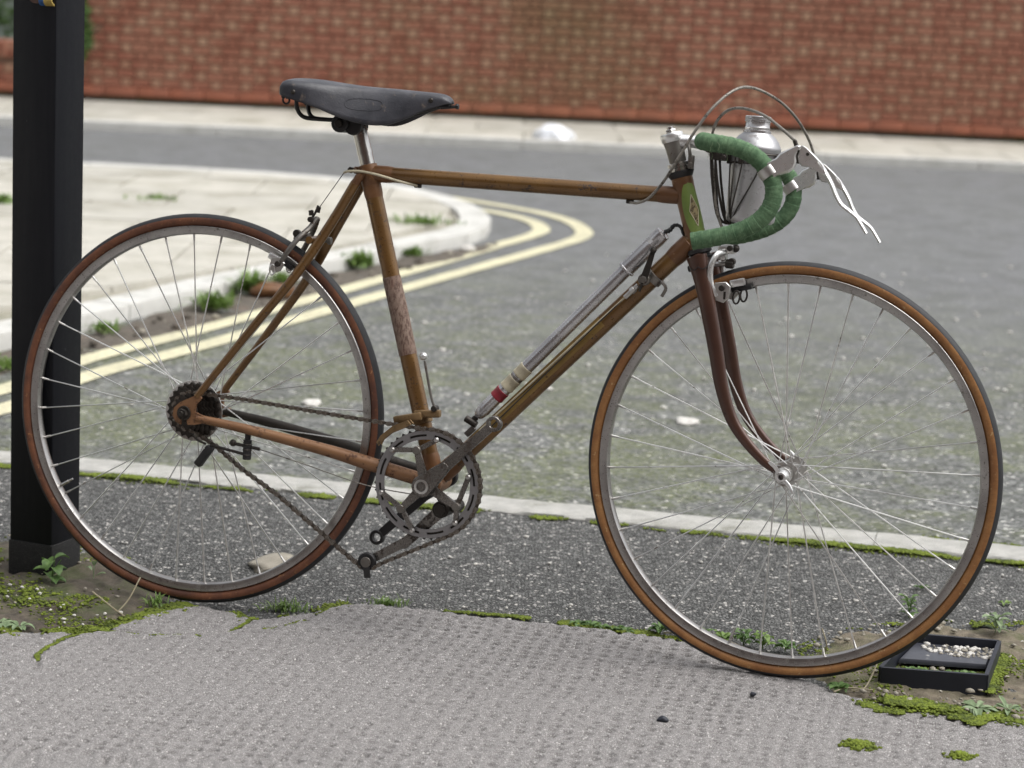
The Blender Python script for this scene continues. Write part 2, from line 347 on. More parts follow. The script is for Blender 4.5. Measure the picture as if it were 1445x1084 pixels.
    def build(s, name, mats, parent=None, **kw):
        return link(bpy.data.objects.new(name, s.mesh(name, mats)), parent, **kw)
def link(o, parent=None, label=None, cat=None, group=None, kind=None, mat=None):
    COL.objects.link(o)
    if parent is not None: o.parent = parent
    if label: o['label'] = label
    if cat: o['category'] = cat
    if group: o['group'] = group
    if kind: o['kind'] = kind
    if mat is not None: o.matrix_local = mat
    return o
def empty(name, parent=None, **kw): return link(bpy.data.objects.new(name, None), parent, **kw)
def share(src, name, parent, mat=None, **kw): return link(bpy.data.objects.new(name, src.data), parent, mat=mat, **kw)
def smooth_path(pts, n=8):
    """Catmull-Rom through 3-D points"""
    P = [Vector(p) for p in pts]; P = [P[0] * 2 - P[1]] + P + [P[-1] * 2 - P[-2]]; out = []
    for i in range(1, len(P) - 2):
        a, b, c, d = P[i - 1:i + 3]
        for k in range(n):
            t = k / n
            out.append(0.5 * ((2 * b) + (c - a) * t + (2 * a - 5 * b + 4 * c - d) * t * t + (3 * b - a - 3 * c + d) * t ** 3))
    out.append(P[-2]); return out
def numpy_mesh(name, V, F, mat, parent=None, smooth=True, **kw):
    me = bpy.data.meshes.new(name); k = F.shape[1]
    me.vertices.add(len(V)); me.vertices.foreach_set('co', V.astype(np.float32).ravel())
    me.loops.add(F.size); me.loops.foreach_set('vertex_index', F.astype(np.int32).ravel())
    me.polygons.add(len(F)); me.polygons.foreach_set('loop_start', np.arange(0, F.size, k, dtype=np.int32))
    me.polygons.foreach_set('use_smooth', np.full(len(F), smooth)); me.update(calc_edges=True); me.validate()
    me.materials.append(M[mat]); return link(bpy.data.objects.new(name, me), parent, **kw)

# value noise for relief built as geometry
_tab = RS.rand(256, 256)
def vnoise(x, y):
    xi = np.floor(x).astype(int); yi = np.floor(y).astype(int); fx = x - xi; fy = y - yi
    fx = fx * fx * (3 - 2 * fx); fy = fy * fy * (3 - 2 * fy)
    g = lambda a, b: _tab[a % 256, b % 256]
    return (g(xi, yi) * (1 - fx) + g(xi + 1, yi) * fx) * (1 - fy) + (g(xi, yi + 1) * (1 - fx) + g(xi + 1, yi + 1) * fx) * fy
def fbm(x, y, o=4):
    s = 0; a = 0.5
    for i in range(o): s = s + a * vnoise(x * 2 ** i + 17.3 * i, y * 2 ** i + 9.1 * i); a *= 0.5
    return s
def poly_dist(x, y, pts, closed=False):
    d = np.full(x.shape, 1e9); n = len(pts)
    for i in range(n if closed else n - 1):
        ax, ay = pts[i]; bx, by = pts[(i + 1) % n]; vx, vy = bx - ax, by - ay
        t = np.clip(((x - ax) * vx + (y - ay) * vy) / (vx * vx + vy * vy), 0, 1)
        d = np.minimum(d, np.hypot(x - ax - t * vx, y - ay - t * vy))
    return d
def inside(x, y, pts):
    c = np.zeros(x.shape, bool); n = len(pts); j = n - 1
    for i in range(n):
        xi, yi = pts[i]; xj, yj = pts[j]
        if yi != yj: c ^= ((yi > y) != (yj > y)) & (x < (xj - xi) * (y - yi) / (yj - yi) + xi)
        j = i
    return c
def grid_surface(name, xs, ys, hfun, mat, keep=None, parent=None, **kw):
    X, Y = np.meshgrid(xs, ys); Z = hfun(X, Y); nx, ny = len(xs), len(ys)
    V = np.stack([X, Y, Z], -1).reshape(-1, 3)
    i = np.arange(ny - 1)[:, None] * nx + np.arange(nx - 1)[None]; F = np.stack([i, i + 1, i + nx + 1, i + nx], -1).reshape(-1, 4)
    if keep is not None:
        K = keep(X, Y).ravel(); F = F[K[F].any(1)]
        used = np.unique(F); re = np.zeros(len(V), int); re[used] = np.arange(len(used)); V = V[used]; F = re[F]
    return numpy_mesh(name, V, F, mat, parent, **kw)

# ================================================================== THE SETTING
t = NT('road_surface'); v = t.coord('Object')
sep = t.n('ShaderNodeSeparateXYZ'); t.l(v, sep.inputs[0])
big = t.noise(v, 1.5, 5, 0.6); med = t.noise(v, 9, 5, 0.68); fine = t.noise(v, 210, 3, 0.75); grit = t.noise(v, 70, 5, 0.75)
vc = t.n('ShaderNodeTexVoronoi'); vc.inputs['Scale'].default_value = 115; t.l(v, vc.inputs['Vector'])
sc_ = t.n('ShaderNodeSeparateColor'); t.l(vc.outputs['Color'], sc_.inputs[0]); cell = sc_.outputs[0]
yy = t.math('ADD', sep.outputs[1], t.math('MULTIPLY', t.math('SUBTRACT', big, 0.5), 5.0))
xx = t.math('MULTIPLY', sep.outputs[0], 0.55)
new = t.ramp(t.math('MULTIPLY', t.math('SUBTRACT', t.math('ADD', yy, xx), 6.3), 0.30, clamp=True), [(0.0, 0.0), (1.0, 1.0)])
old = t.mix(t.ramp(t.math('ADD', t.math('MULTIPLY', cell, 0.55), t.math('MULTIPLY', fine, 0.45), clamp=True), [(0.22, 0.0), (0.72, 1.0)]), (0.026, 0.027, 0.025), (0.205, 0.210, 0.202))
old = t.mix(t.ramp(cell, [(0.955, 0.0), (0.975, 1.0)]), old, (0.52, 0.51, 0.48))
nw = t.mix(grit, (0.092, 0.095, 0.099), (0.190, 0.194, 0.200))
nw = t.mix(t.ramp(cell, [(0.975, 0.0), (0.99, 0.6)]), nw, (0.45, 0.45, 0.44))
c = t.mix(new, old, nw)
mk = t.math('ADD', t.math('MULTIPLY', big, 0.50), t.math('MULTIPLY', med, 0.50))
mf = t.math('MULTIPLY', t.ramp(mk, [(0.45, 0.0), (0.55, 1.0)]), t.ramp(grit, [(0.38, 0.12), (0.60, 0.80)]))
mf = t.math('MULTIPLY', mf, t.math('SUBTRACT', 1.0, t.math('MULTIPLY', new, 0.90)))
mf = t.math('MULTIPLY', mf, t.ramp(fine, [(0.40, 0.25), (0.56, 1.0)]))
c = t.mix(mf, c, (0.125, 0.148, 0.030))
c = t.mix(t.math('MULTIPLY', t.ramp(t.noise(v, 5.5, 6, 0.75), [(0.46, 0.0), (0.60, 1.0)]), 0.42), c, (0.065, 0.068, 0.060))
M['road'] = t.done(c, 0.85, 0.0, t.bump(t.math('ADD', t.math('MULTIPLY', cell, 0.5), t.math('MULTIPLY', fine, 0.5)), 0.9, 0.003))

g = MB(); g.add([(-300, -300, -.016), (300, -300, -.016), (300, 300, -.016), (-300, 300, -.016)], [(0, 1, 2, 3)])
g.build('road', 'road', kind='structure')

EDGE = [(-8, 5.55), (-1.75, 4.15), (-1.25, 3.74), (-.829, 3.728), (-.71, 3.742), (-.655, 3.775), (-.61, 3.86), (-.545, 3.935), (-.47, 3.905), (-.42, 3.868), (-.35, 3.91),
        (-.29, 3.975), (-.235, 3.998), (-.12, 3.975), (-.01, 3.947), (.12, 3.915), (.22, 3.885), (.355, 3.842), (.43, 3.775), (.50, 3.68), (.545, 3.60), (.60, 3.555), (.68, 3.527), (.76, 3.512), (.85, 3.470),
        (1.2, 3.40), (8, 2.0)]
FOOT = EDGE + [(8, -12), (-8, -12)]
CRACKS = [[(-.727, 3.55), (-.741, 3.60), (-.732, 3.655), (-.718, 3.70), (-.685, 3.742), (-.64, 3.756), (-.596, 3.747), (-.53, 3.751), (-.468, 3.757), (-.445, 3.80), (-.432, 3.84), (-.425, 3.88)],
          [(-.40, 3.80), (-.365, 3.835), (-.338, 3.87), (-.31, 3.93), (-.296, 3.965)],
          [(.35, 3.70), (.40, 3.69), (.46, 3.70), (.51, 3.66)], [(.60, 3.49), (.68, 3.455), (.735, 3.465), (.76, 3.43)]]
DIM_A = R(-12.5)
def footway_h(X, Y):
    d = poly_dist(X, Y, EDGE); ins = inside(X, Y, FOOT)
    d = d + (fbm(X * 60, Y * 60, 3) - 0.45) * 0.022
    d = np.where(ins, d, -d)
    wx = X + (fbm(X * 9, Y * 9, 2) - .37) * .022; wy = Y + (fbm(X * 9 + 40, Y * 9 + 7, 2) - .37) * .022
    u = (wx * math.cos(DIM_A) + wy * math.sin(DIM_A)) / .0262; w = (-wx * math.sin(DIM_A) + wy * math.cos(DIM_A)) / .0262
    iu = np.floor(u); iw = np.floor(w)
    ru = _tab[iu.astype(int) % 256, iw.astype(int) % 256]; rw = _tab[(iu.astype(int) + 91) % 256, (iw.astype(int) + 37) % 256]
    du = (u - iu - .5 - (ru - .5) * .30) * 1.0; dw = (w - iw - .5 - (rw - .5) * .30) * 1.15
    r = np.hypot(du, dw); dim = np.clip(1 - r / (.27 + .10 * rw), 0, 1) ** 0.55
    strong = np.clip(1.1 - np.hypot((X - .10) / .42, (Y - 3.74) / .20), 0, 1) * .95 + .50 + .80 * np.clip((fbm(X * 2.6 + 3, Y * 2.6 + 8, 3) - .40) * 4, 0, 1)
    strong = np.clip(strong, .1, 1.05) * (.40 + .60 * np.clip(ru * 2.0, 0, 1))
    z = -dim * .0130 * strong + (fbm(X * 5, Y * 5, 3) - .45) * .006 + (fbm(X * 130, Y * 130, 3) - .45) * .0026 + (fbm(X * 34, Y * 34, 2) - .4) * .0022
    fade = np.clip((4.3 - np.abs(X)) / 2, 0, 1); z = z * fade
    for c in CRACKS:
        cd = poly_dist(X + (vnoise(X * 70, Y * 70) - .5) * .010, Y + (vnoise(X * 70 + 9, Y * 70) - .5) * .010, c); z = z - np.clip(1 - cd / .005, 0, 1) * .008
    z = np.where(d < .012, z - (0.012 - d) * 1.1, z)
    return np.maximum(z, -.03)
def dense(a, b, fa, fb, step, far):
    return np.concatenate([[x for x in far if x < fa], np.arange(fa, fb, step), [x for x in far if x > fb]])
xs = dense(-8, 8, -1.30, 1.35, .0034, [-8, -6, -4, -3, -2.4, -2, -1.8, -1.6, 1.6, 1.8, 2, 2.5, 3, 4, 6, 8])
ys = dense(-12, 6, 3.14, 4.06, .0034, [-12, -8, -4, -1, 0, 1, 2, 2.5, 2.8, 3.0, 3.08, 4.12, 4.2, 4.4, 4.7, 5, 5.3, 5.6])
grid_surface('footway', xs, ys, footway_h, 'footway', lambda X, Y: inside(X, Y, FOOT) | (poly_dist(X, Y, EDGE) < .02), kind='structure')

BAND_A, BAND_S = (0.0, 4.735), -0.2115        # near edge of the pale kerb line and its slope
def band_y(x): return BAND_A[1] + BAND_S * x
STRIP = [(x, band_y(x) + .02) for x in (-8, 8)]
def strip_h(X, Y):
    z = -.0085 + (fbm(X * 6, Y * 6, 3) - .45) * .006 + (fbm(X * 95, Y * 95, 3) - .45) * .0055
    e = np.clip(np.minimum(X + 2.6, 2.6 - X) / .3, 0, 1); return np.where(e < 1, -.009, z)
xs = dense(-9, 9, -1.3, 1.45, .005, [-9, -5, -2.6, -2.2, -1.8, -1.5, 1.6, 1.8, 2.2, 2.6, 5, 9]); ys = dense(2, 7, 3.75, 5.1, .005, [1.5, 2, 2.5, 3, 3.4, 3.6, 5.3, 5.7, 6.2, 6.8])
def strip_keep(X, Y): return (Y < band_y(X) + .03) & ~(inside(X, Y, FOOT) & (poly_dist(X, Y, EDGE) > .06))
grid_surface('asphalt_strip', xs, ys, strip_h, 'strip', strip_keep, kind='structure')

# pale flush kerb line: stones laid end to end
kl = empty('kerb_line', kind='structure', label='pale flush concrete kerb line crossing between rough asphalt and road')
dirv = Vector((1, BAND_S, 0)).normalized(); ang = math.atan(BAND_S)
for i in range(-6, 8):
    c = Vector((0.31 + .9105 * i * dirv.x, 0, 0)); c.y = band_y(c.x) + .069
    b = MB(); L = .909; n = 40; vs = []; fs = []
    prof = [(-.0585, -.05), (-.0585, -.007), (-.055, -.003), (.055, -.003), (.0585, -.007), (.0585, -.05)]
    for k in range(n + 1):
        x = -L / 2 + L * k / n
        for j, (py, pz) in enumerate(prof):
            jj = (RS.rand() - .5) * (.0075 if 1 <= j <= 4 else 0); vs.append((x, py + jj, pz + (RS.rand() - .5) * (.0018 if 1 <= j <= 4 else 0)))
    for k in range(n):
        for j in range(5): a = k * 6 + j; fs.append((a, a + 6, a + 7, a + 1))
    b.add(vs, fs, 0, False); o = b.build('kerb_stone', 'kerb_white', kl); o.location = c; o.rotation_euler = (0, 0, ang)

# soil patches
def blob_h(poly, amp, base, fall=.05, extra=None):
    def h(X, Y):
        d = poly_dist(X, Y, poly, True) + (fbm(X * 25, Y * 25, 3) - .45) * .04; d = np.where(inside(X, Y, poly), d, -d)
        z = base + (fbm(X * 12, Y * 12, 4) - .45) * amp + (fbm(X * 70, Y * 70, 3) - .45) * amp * .4
        if extra is not None: z = z + extra(X, Y)
        return np.where(d < fall, z - (fall - d) * .4, z)
    return h
SOIL_L = [(-1.7, 4.2), (-1.3, 3.72), (-.829, 3.705), (-.70, 3.72), (-.635, 3.80), (-.575, 3.90), (-.56, 3.99), (-.62, 4.09), (-.69, 4.20), (-.85, 4.30), (-1.2, 4.42), (-1.7, 4.5)]
hump = lambda X, Y: .014 * np.exp(-((X + .72) ** 2 + (Y - 4.14) ** 2) / .004) - .006 * np.exp(-((X + .55) ** 2 + (Y - 3.96) ** 2) / .006)
grid_surface('soil_patch', np.arange(-1.75, -.5, .006), np.arange(3.65, 4.6, .006), blob_h(SOIL_L, .026, -.002, .03, hump), 'soil', lambda X, Y: poly_dist(X, Y, SOIL_L, True) * np.where(inside(X, Y, SOIL_L), -1, 1) < .05, kind='structure')
SOIL_R = [(.59, 3.96), (.50, 3.83), (.505, 3.70), (.55, 3.575), (.61, 3.535), (.70, 3.515), (.85, 3.46), (1.2, 3.38), (1.8, 3.26), (1.9, 3.85), (1.3, 4.0), (.935, 4.06), (.746, 4.03)]
dip = lambda X, Y: -.012 * np.exp(-((X - .45) ** 2 + (Y - 3.67) ** 2) / .004)
grid_surface('soil_patch', np.arange(.42, 1.95, .006), np.arange(3.2, 4.15, .006), blob_h(SOIL_R, .028, -.004, .03, dip), 'soil_pale', lambda X, Y: poly_dist(X, Y, SOIL_R, True) * np.where(inside(X, Y, SOIL_R), -1, 1) < .05, kind='structure')

# corner pavement with kerb and slabs
KN = Vector((.373, .928, 0)).normalized()     # direction of the near kerb
PAV = [(-3.45, 1.5), (-1.99, 5.0), (-1.268, 6.815), (-.991, 7.53), (-.72, 8.17), (-.42, 8.80), (-.23, 9.17), (-.15, 9.42), (-.115, 9.70), (-.125, 9.98), (-.19, 10.32), (-.31, 10.67), (-.50, 11.0), (-.76, 11.25), (-1.1, 11.40), (-1.6, 11.47), (-4, 11.6), (-9, 11.8)]
def offset(line, d):
    out = []
    for i, p in enumerate(line):
        a = Vector(line[max(i - 1, 0)]); b = Vector(line[min(i + 1, len(line) - 1)]); t_ = (b - a).normalized()
        out.append((p[0] - t_.y * d, p[1] + t_.x * d))
    return out
def clip(poly, line):
    """keep what lies left of the open convex line"""
    for i in range(len(line) - 1):
        a = Vector(line[i]); b = Vector(line[i + 1]); e = b - a; out = []
        side = lambda q: e.x * (q[1] - a.y) - e.y * (q[0] - a.x)
        for k in range(len(poly)):
            p, q = poly[k], poly[(k + 1) % len(poly)]; sp, sq = side(p), side(q)
            if sp >= 0: out.append(p)
            if sp * sq < 0: u = sp / (sp - sq); out.append((p[0] + (q[0] - p[0]) * u, p[1] + (q[1] - p[1]) * u))
        poly = out
        if len(poly) < 3: return None
    return poly
def area(p): return abs(sum(p[i][0] * p[(i + 1) % len(p)][1] - p[(i + 1) % len(p)][0] * p[i][1] for i in range(len(p)))) / 2
def flat_prism(poly, z0, z1, mi=0, bev=.004):
    b = MB(); n = len(poly); c = (sum(p[0] for p in poly) / n, sum(p[1] for p in poly) / n)
    ins_ = [(p[0] + (c[0] - p[0]) * bev / max(.02, math.dist(p, c)), p[1] + (c[1] - p[1]) * bev / max(.02, math.dist(p, c))) for p in poly]
    vs = [(*p, z0) for p in poly] + [(*p, z1 - bev) for p in poly] + [(*p, z1) for p in ins_]
    fs = [tuple(range(2 * n, 3 * n))]
    for L in (0, n):
        for i in range(n): j = (i + 1) % n; fs.append((L + i, L + j, L + j + n, L + i + n))
    b.add(vs, fs, mi, False); return b
pv = empty('corner_pavement', kind='structure', label='pale slabbed pavement at the street corner with low kerb')
inner = offset(PAV, .135)
b = MB(); pl = offset(PAV, .04) + [(-9, 1.5)]; b.add([(*p, .012) for p in pl], [tuple(range(len(pl)))], 0, False); b.build('pavement_bed', 'slab_gap', pv)
tot = 0; acc = []                                  # kerb stones of about 0.6 m along the line
def walk(line, step):
    out = [(Vector(line[0]), 0)]; P = [Vector(line[0])]; left = step
    for i in range(len(line) - 1):
        a, b_ = Vector(line[i]), Vector(line[i + 1]); L = (b_ - a).length; pos = 0
        while L - pos >= left: pos += left; P.append(a + (b_ - a) * pos / L); left = step
        left -= L - pos
    return P
pts = walk([tuple(p) for p in PAV], .30)
for i in range(0, len(pts) - 2, 2):
    seg = [pts[i], pts[i + 1], pts[i + 2]]; g0 = (seg[1] - seg[0]).normalized() * .003
    seg = [seg[0] + g0, seg[1], seg[2] - g0]; seg = [tuple(p) for p in seg]
    q = offset(seg, .128); poly = seg + q[::-1]
    if min(p[1] for p in poly) < 4.5 and i % 4: pass
    flat_prism(poly, -.03, .033 + RS.rand() * .004).build('kerb_stone', 'kerb', pv)
S = .60
for iy in range(-2, 18):
    for ix in range(-14, 1):
        x0, y0 = ix * S + (.3 if iy % 2 else 0), 2.0 + iy * S; r = .005
        if x0 < -5.2: continue
        poly = clip([(x0 + r, y0 + r), (x0 + S - r, y0 + r), (x0 + S - r, y0 + S - r), (x0 + r, y0 + S - r)], inner)
        if poly and area(poly) > .01:
            flat_prism(poly, .0, .031 + RS.rand() * .005).build('paving_slab', 'slab' if RS.rand() < .65 else 'slab2', pv)

# gutter full of grit between the near kerb and the yellow lines
GUT = [(-2.1, 4.9), (-1.28, 6.815), (-.991, 7.55), (-.72, 8.19), (-.42, 8.82), (-.22, 9.2), (-.10, 9.5), (-.02, 9.42), (-.12, 9.05), (-.30, 8.62), (-.55, 8.02), (-.80, 7.36), (-1.02, 6.72), (-1.25, 6.2), (-1.85, 4.8)]
grid_surface('gutter_grit', np.arange(-2.15, .05, .02), np.arange(4.8, 9.6, .02), blob_h(GUT, .030, -.010, .04), 'debris', lambda X, Y: poly_dist(X, Y, GUT, True) * np.where(inside(X, Y, GUT), -1, 1) < .03, kind='structure')

# double yellow lines
def ribbon(name, line, w, z, mat, **kw):
    L = smooth_path([(x, y, 0) for x, y in line], 6); L = [(p.x, p.y) for p in L]
    a = offset(L, w / 2); b_ = offset(L, -w / 2); n = len(L)
    a = [(x + (RS.rand() - .5) * .006, y + (RS.rand() - .5) * .006) for x, y in a]; b_ = [(x + (RS.rand() - .5) * .006, y + (RS.rand() - .5) * .006) for x, y in b_]
    m = MB(); m.add([(*p, z) for p in a] + [(*p, z) for p in b_], [(i, i + 1, n + i + 1, n + i) for i in range(n - 1)], 0, False)
    return m.build(name, mat, **kw)
OUT = [(-1.95, 3.85), (-1.60, 4.75), (-1.245, 5.59), (-1.13, 6.075), (-.874, 6.69), (-.41, 7.92), (-.08, 8.77), (.17, 9.42), (.262, 9.72), (.272, 10.0), (.20, 10.35), (.04, 10.64), (-.26, 10.98), (-.62, 11.28), (-1.1, 11.55), (-1.8, 11.70), (-4, 11.82), (-9, 12.02)]
INN = [(-2.07, 4.1), (-1.68, 5.0), (-1.30, 5.84), (-1.177, 6.33), (-.914, 6.99), (-.43, 8.31), (-.09, 9.28), (.065, 9.72), (.095, 9.95), (.06, 10.18), (-.05, 10.42), (-.30, 10.72), (-.62, 11.02), (-.95, 11.25), (-1.3, 11.43)]
yl = empty('double_yellow_lines', kind='structure', label='double yellow lines curving round the corner')
for ln in (OUT, INN): ribbon('yellow_line', ln, .076, -.0115, 'yellow', parent=yl)

# far pavement, its kerb and slabs
fp = empty('far_pavement', kind='structure', label='pale slabbed pavement along the foot of the brick wall')
KF, WY = 14.05, 15.85
b = MB(); b.add([(-40, KF + .05, .022), (40, KF + .05, .022), (40, WY + .3, .022), (-40, WY + .3, .022)], [(0, 1, 2, 3)], 0, False); b.build('pavement_bed', 'slab_gap', fp)
for i in range(-7, 8):
    x = i * .915; dy = .0
    flat_prism([(x, KF), (x + .909, KF), (x + .909, KF + .14), (x, KF + .14)], -.03, .036 + RS.rand() * .003).build('kerb_stone', 'kerb', fp)
for iy in range(3):
    for ix in range(-11, 11):
        x0, y0 = ix * .6 + (.3 if iy % 2 else 0), KF + .147 + iy * .59; r = .004
        flat_prism([(x0 + r, y0 + r), (x0 + .6 - r, y0 + r), (x0 + .6 - r, min(y0 + .59 - r, WY + .05)), (x0 + r, min(y0 + .59 - r, WY + .05))], .0, .034 + RS.rand() * .004).build('paving_slab', 'slab' if RS.rand() < .55 else 'slab2', fp)

# brick walls
BL, BH, ZB = .202, .0580, .142
def brick_mesh(l, h, dep, mat):
    b = MB(); b.box((0, 0, 0), (l, dep, h), bev=0); return b.mesh('brick', mat)
def wall(name, x0, x1, top, label, in_x=(-3.4, 3.75), limit=300):
    w = empty(name, label=label, cat='wall')
    b = MB(); b.box(((x0 + x1) / 2, WY + .112, (top + .0) / 2), (x1 - x0, .20, top)); b.build('mortar_core', 'mortar', w)
    me = brick_mesh(.124, BH - .010, .03, 'brick'); rest = MB(); restp = MB(); n = 0; cnt = 0
    k = 0; z = ZB; SL, HL = .134, .068              # long and short bricks in turn, each course shifted by half the pattern
    while z + BH < top:
        x = x0 - (0 if k % 2 == 0 else (SL + HL) / 2) + (RS.rand() - .5) * .012; header = False
        while x < x1 - 1e-6:
            L = HL if header else SL; a_, b_ = max(x, x0), min(x + L, x1)
            if b_ - a_ > .03:
                cx, cz, w_ = (a_ + b_) / 2, z + BH / 2, b_ - a_; dy = RS.rand() * .004
                if not header and w_ > SL - .002 and in_x[0] < cx < in_x[1] and cz < .98 and n < limit and (cx * 7.3 + k * 3) % 5 < 3.4:
                    o = bpy.data.objects.new('brick', me); o.location = (cx, WY + .012 - dy, cz); link(o, w); n += 1
                else:
                    (restp if header and RS.rand() < .72 else rest).box((cx, WY + .012 - dy, cz), (w_ - .010, .03, BH - .010))
            x += L; header = not header
        z += BH; k += 1
    o = rest.build('brick_courses', 'brick', w, kind='stuff'); o = restp.build('header_courses', 'brick_pale', w, kind='stuff')
    b = MB()
    x = x0
    while x < x1 - .01:
        e = min(x + .225, x1); b.box(((x + e) / 2, WY - .012, .106), (e - x - .006, .06, .062), bev=.004); x = e
    b.build('plinth_course', 'brick_plinth', w, kind='stuff')
    b = MB(); x = x0                                   # brick-on-edge coping above the view
    while x < x1 - .01: e = min(x + .078, x1); b.box(((x + e) / 2, WY + .10, top + .057), (e - x - .008, .25, .11), bev=.004); x = e
    b.build('coping', 'brick', w, kind='stuff')
    b = MB(); b.box(((x0 + x1) / 2, WY + .02, .05), (x1 - x0, .03, .05)); b.build('dark_base_strip', 'soil', w)  # dark strip along the wall base below the plinth
    return w
wall('brick_wall', -3.06, 9.0, 2.2, 'long blurred red brick wall with pale headers behind the road')
wall('low_brick_wall', -9.0, -3.07, .30, 'low red brick wall under greenery at the far left', in_x=(-4.3, -3.05), limit=40)
b = MB(); b.box((-6.5, 19.0, 1.6), (9.0, .3, 3.2)); b.box((-6.5, 18.97, .5), (9.04, .3, 1.0), bev=.01)
h = b.build('rendered_house_wall', 'render_grey'); h['label'] = 'blurred grey green rendered wall behind the low brick wall'; h['category'] = 'wall'

# terrace added unseen behind the camera: shades the front, darkens what chrome and enamel mirror
th = empty('added_terrace', label='added unseen brick terrace behind the viewer, for shade and dark reflections', cat='house')
b = MB(); b.box((0, -9, 3.9), (44, 6, 7.8)); b.build('front_wall', 'added_terrace_brick', th)
b = MB(); b.prism([(-3.4, 7.8), (3.4, 7.8), (0, 10.2)], -22.2, 22.2); o = b.build('roof', 'post_foot', th); o.rotation_euler = (0, 0, math.pi / 2); o.location = (0, -9, 0)
for k in range(9):
    for z_ in (1.7, 5.2):
        x_ = -19 + k * 4.75; b = MB()
        for dx_, dz_, w_, h_ in ((-.6, 0, .07, 1.7), (.6, 0, .07, 1.7), (0, -.85, 1.27, .07), (0, .85, 1.27, .07), (0, 0, 1.2, .05)): b.box((x_ + dx_, -5.97, z_ + dz_), (w_, .09, h_))
        f = b.build('window', 'kerb', th); b = MB(); b.box((x_, -5.985, z_), (1.18, .03, 1.65)); b.build('pane', 'black_plastic', f)

# ------------------------------------------------------------------ plants, moss, stones
ICO = None
def ico():
    bm = bmesh.new(); bmesh.ops.create_icosphere(bm, subdivisions=1, radius=1); V = np.array([v.co[:] for v in bm.verts]); F = np.array([[v.index for v in f.verts] for f in bm.faces]); bm.free(); return V, F
IV, IF = ico()
def blobs(name, P, rad, mat, squash=.7, jitter=.35, parent=None, **kw):
    P = np.asarray(P); n = len(P); rad = np.broadcast_to(rad, (n,))
    A = RS.rand(n) * 6.283; ca, sa = np.cos(A), np.sin(A); V = IV[None] * (1 + (RS.rand(n, 12, 1) - .5) * 2 * jitter)
    sx = (.75 + RS.rand(n, 1) * .6)
    x = V[..., 0] * sx; y = V[..., 1] / sx; z = V[..., 2] * squash
    Q = np.stack([x * ca[:, None] - y * sa[:, None], x * sa[:, None] + y * ca[:, None], z], -1) * rad[:, None, None] + P[:, None]
    F = IF[None] + (np.arange(n) * 12)[:, None, None]
    return numpy_mesh(name, Q.reshape(-1, 3), F.reshape(-1, 3), mat, parent, **kw)
def along(line, w, dens, rmin=.0015, rmax=.0042, z=0.0, cut=.42, freq=14, up=.0035):
    """random points strewn along a line, thicker where a noise field is high"""
    P = []; Rr = []
    for i in range(len(line) - 1):
        a = Vector(line[i]); b_ = Vector(line[i + 1]); L = (b_ - a).length; n = int(L * dens); t_ = (b_ - a).normalized()
        u = RS.rand(n) * L; s = RS.randn(n) * w * .5
        P.append(np.stack([a.x + t_.x * u - t_.y * s, a.y + t_.y * u + t_.x * s], 1)); Rr.append(rmin + (rmax - rmin) * RS.rand(n) ** 1.5)
    P = np.concatenate(P); Rr = np.concatenate(Rr); f = fbm(P[:, 0] * freq + 5, P[:, 1] * freq, 3)
    k = f > cut - .03 + RS.rand(len(f)) * .12; P, Rr, f = P[k], Rr[k], f[k]
    return np.column_stack([P, z + (f - cut) * up * 3]), Rr
def strew(poly, n, rmin, rmax, z, cut, freq, up=.006):
    xs_, ys_ = zip(*poly); P = np.stack([min(xs_) + RS.rand(n) * (max(xs_) - min(xs_)), min(ys_) + RS.rand(n) * (max(ys_) - min(ys_))], 1)
    P = P[inside(P[:, 0], P[:, 1], poly)]; f = fbm(P[:, 0] * freq + 31, P[:, 1] * freq + 12, 3); k = f > cut - .03 + RS.rand(len(f)) * .12; P = P[k]
    return np.column_stack([P, np.full(len(P), z) + (f[k] - cut) * up * 3]), rmin + (rmax - rmin) * RS.rand(len(P)) ** 1.5
def moss(name, sets, label=None):
    P = np.concatenate([s[0] for s in sets]); Rr = np.concatenate([s[1] for s in sets])
    P[:, 2] -= .0012; blobs(name, P, Rr * .80, 'moss', .60, .45, kind='stuff')
moss('kerb_moss', [along([(x, band_y(x) - .012) for x in (-1.6, -.5, .5, 1.6)], .015, 8200, .0018, .0050, -.005, .33, 9), along([(x, band_y(x) - .030) for x in (-1.6, 1.6)], .02, 600, .0018, .004, -.007, .50, 9),
                   along([(.45, band_y(.45) + .15), (1.1, band_y(1.1) + .15)], .02, 2200, .002, .0045, -.012, .42, 9), along([(-1.1, band_y(-1.1) + .145), (-.1, band_y(-.1) + .145)], .008, 900, .002, .0035, -.012, .48, 9)])
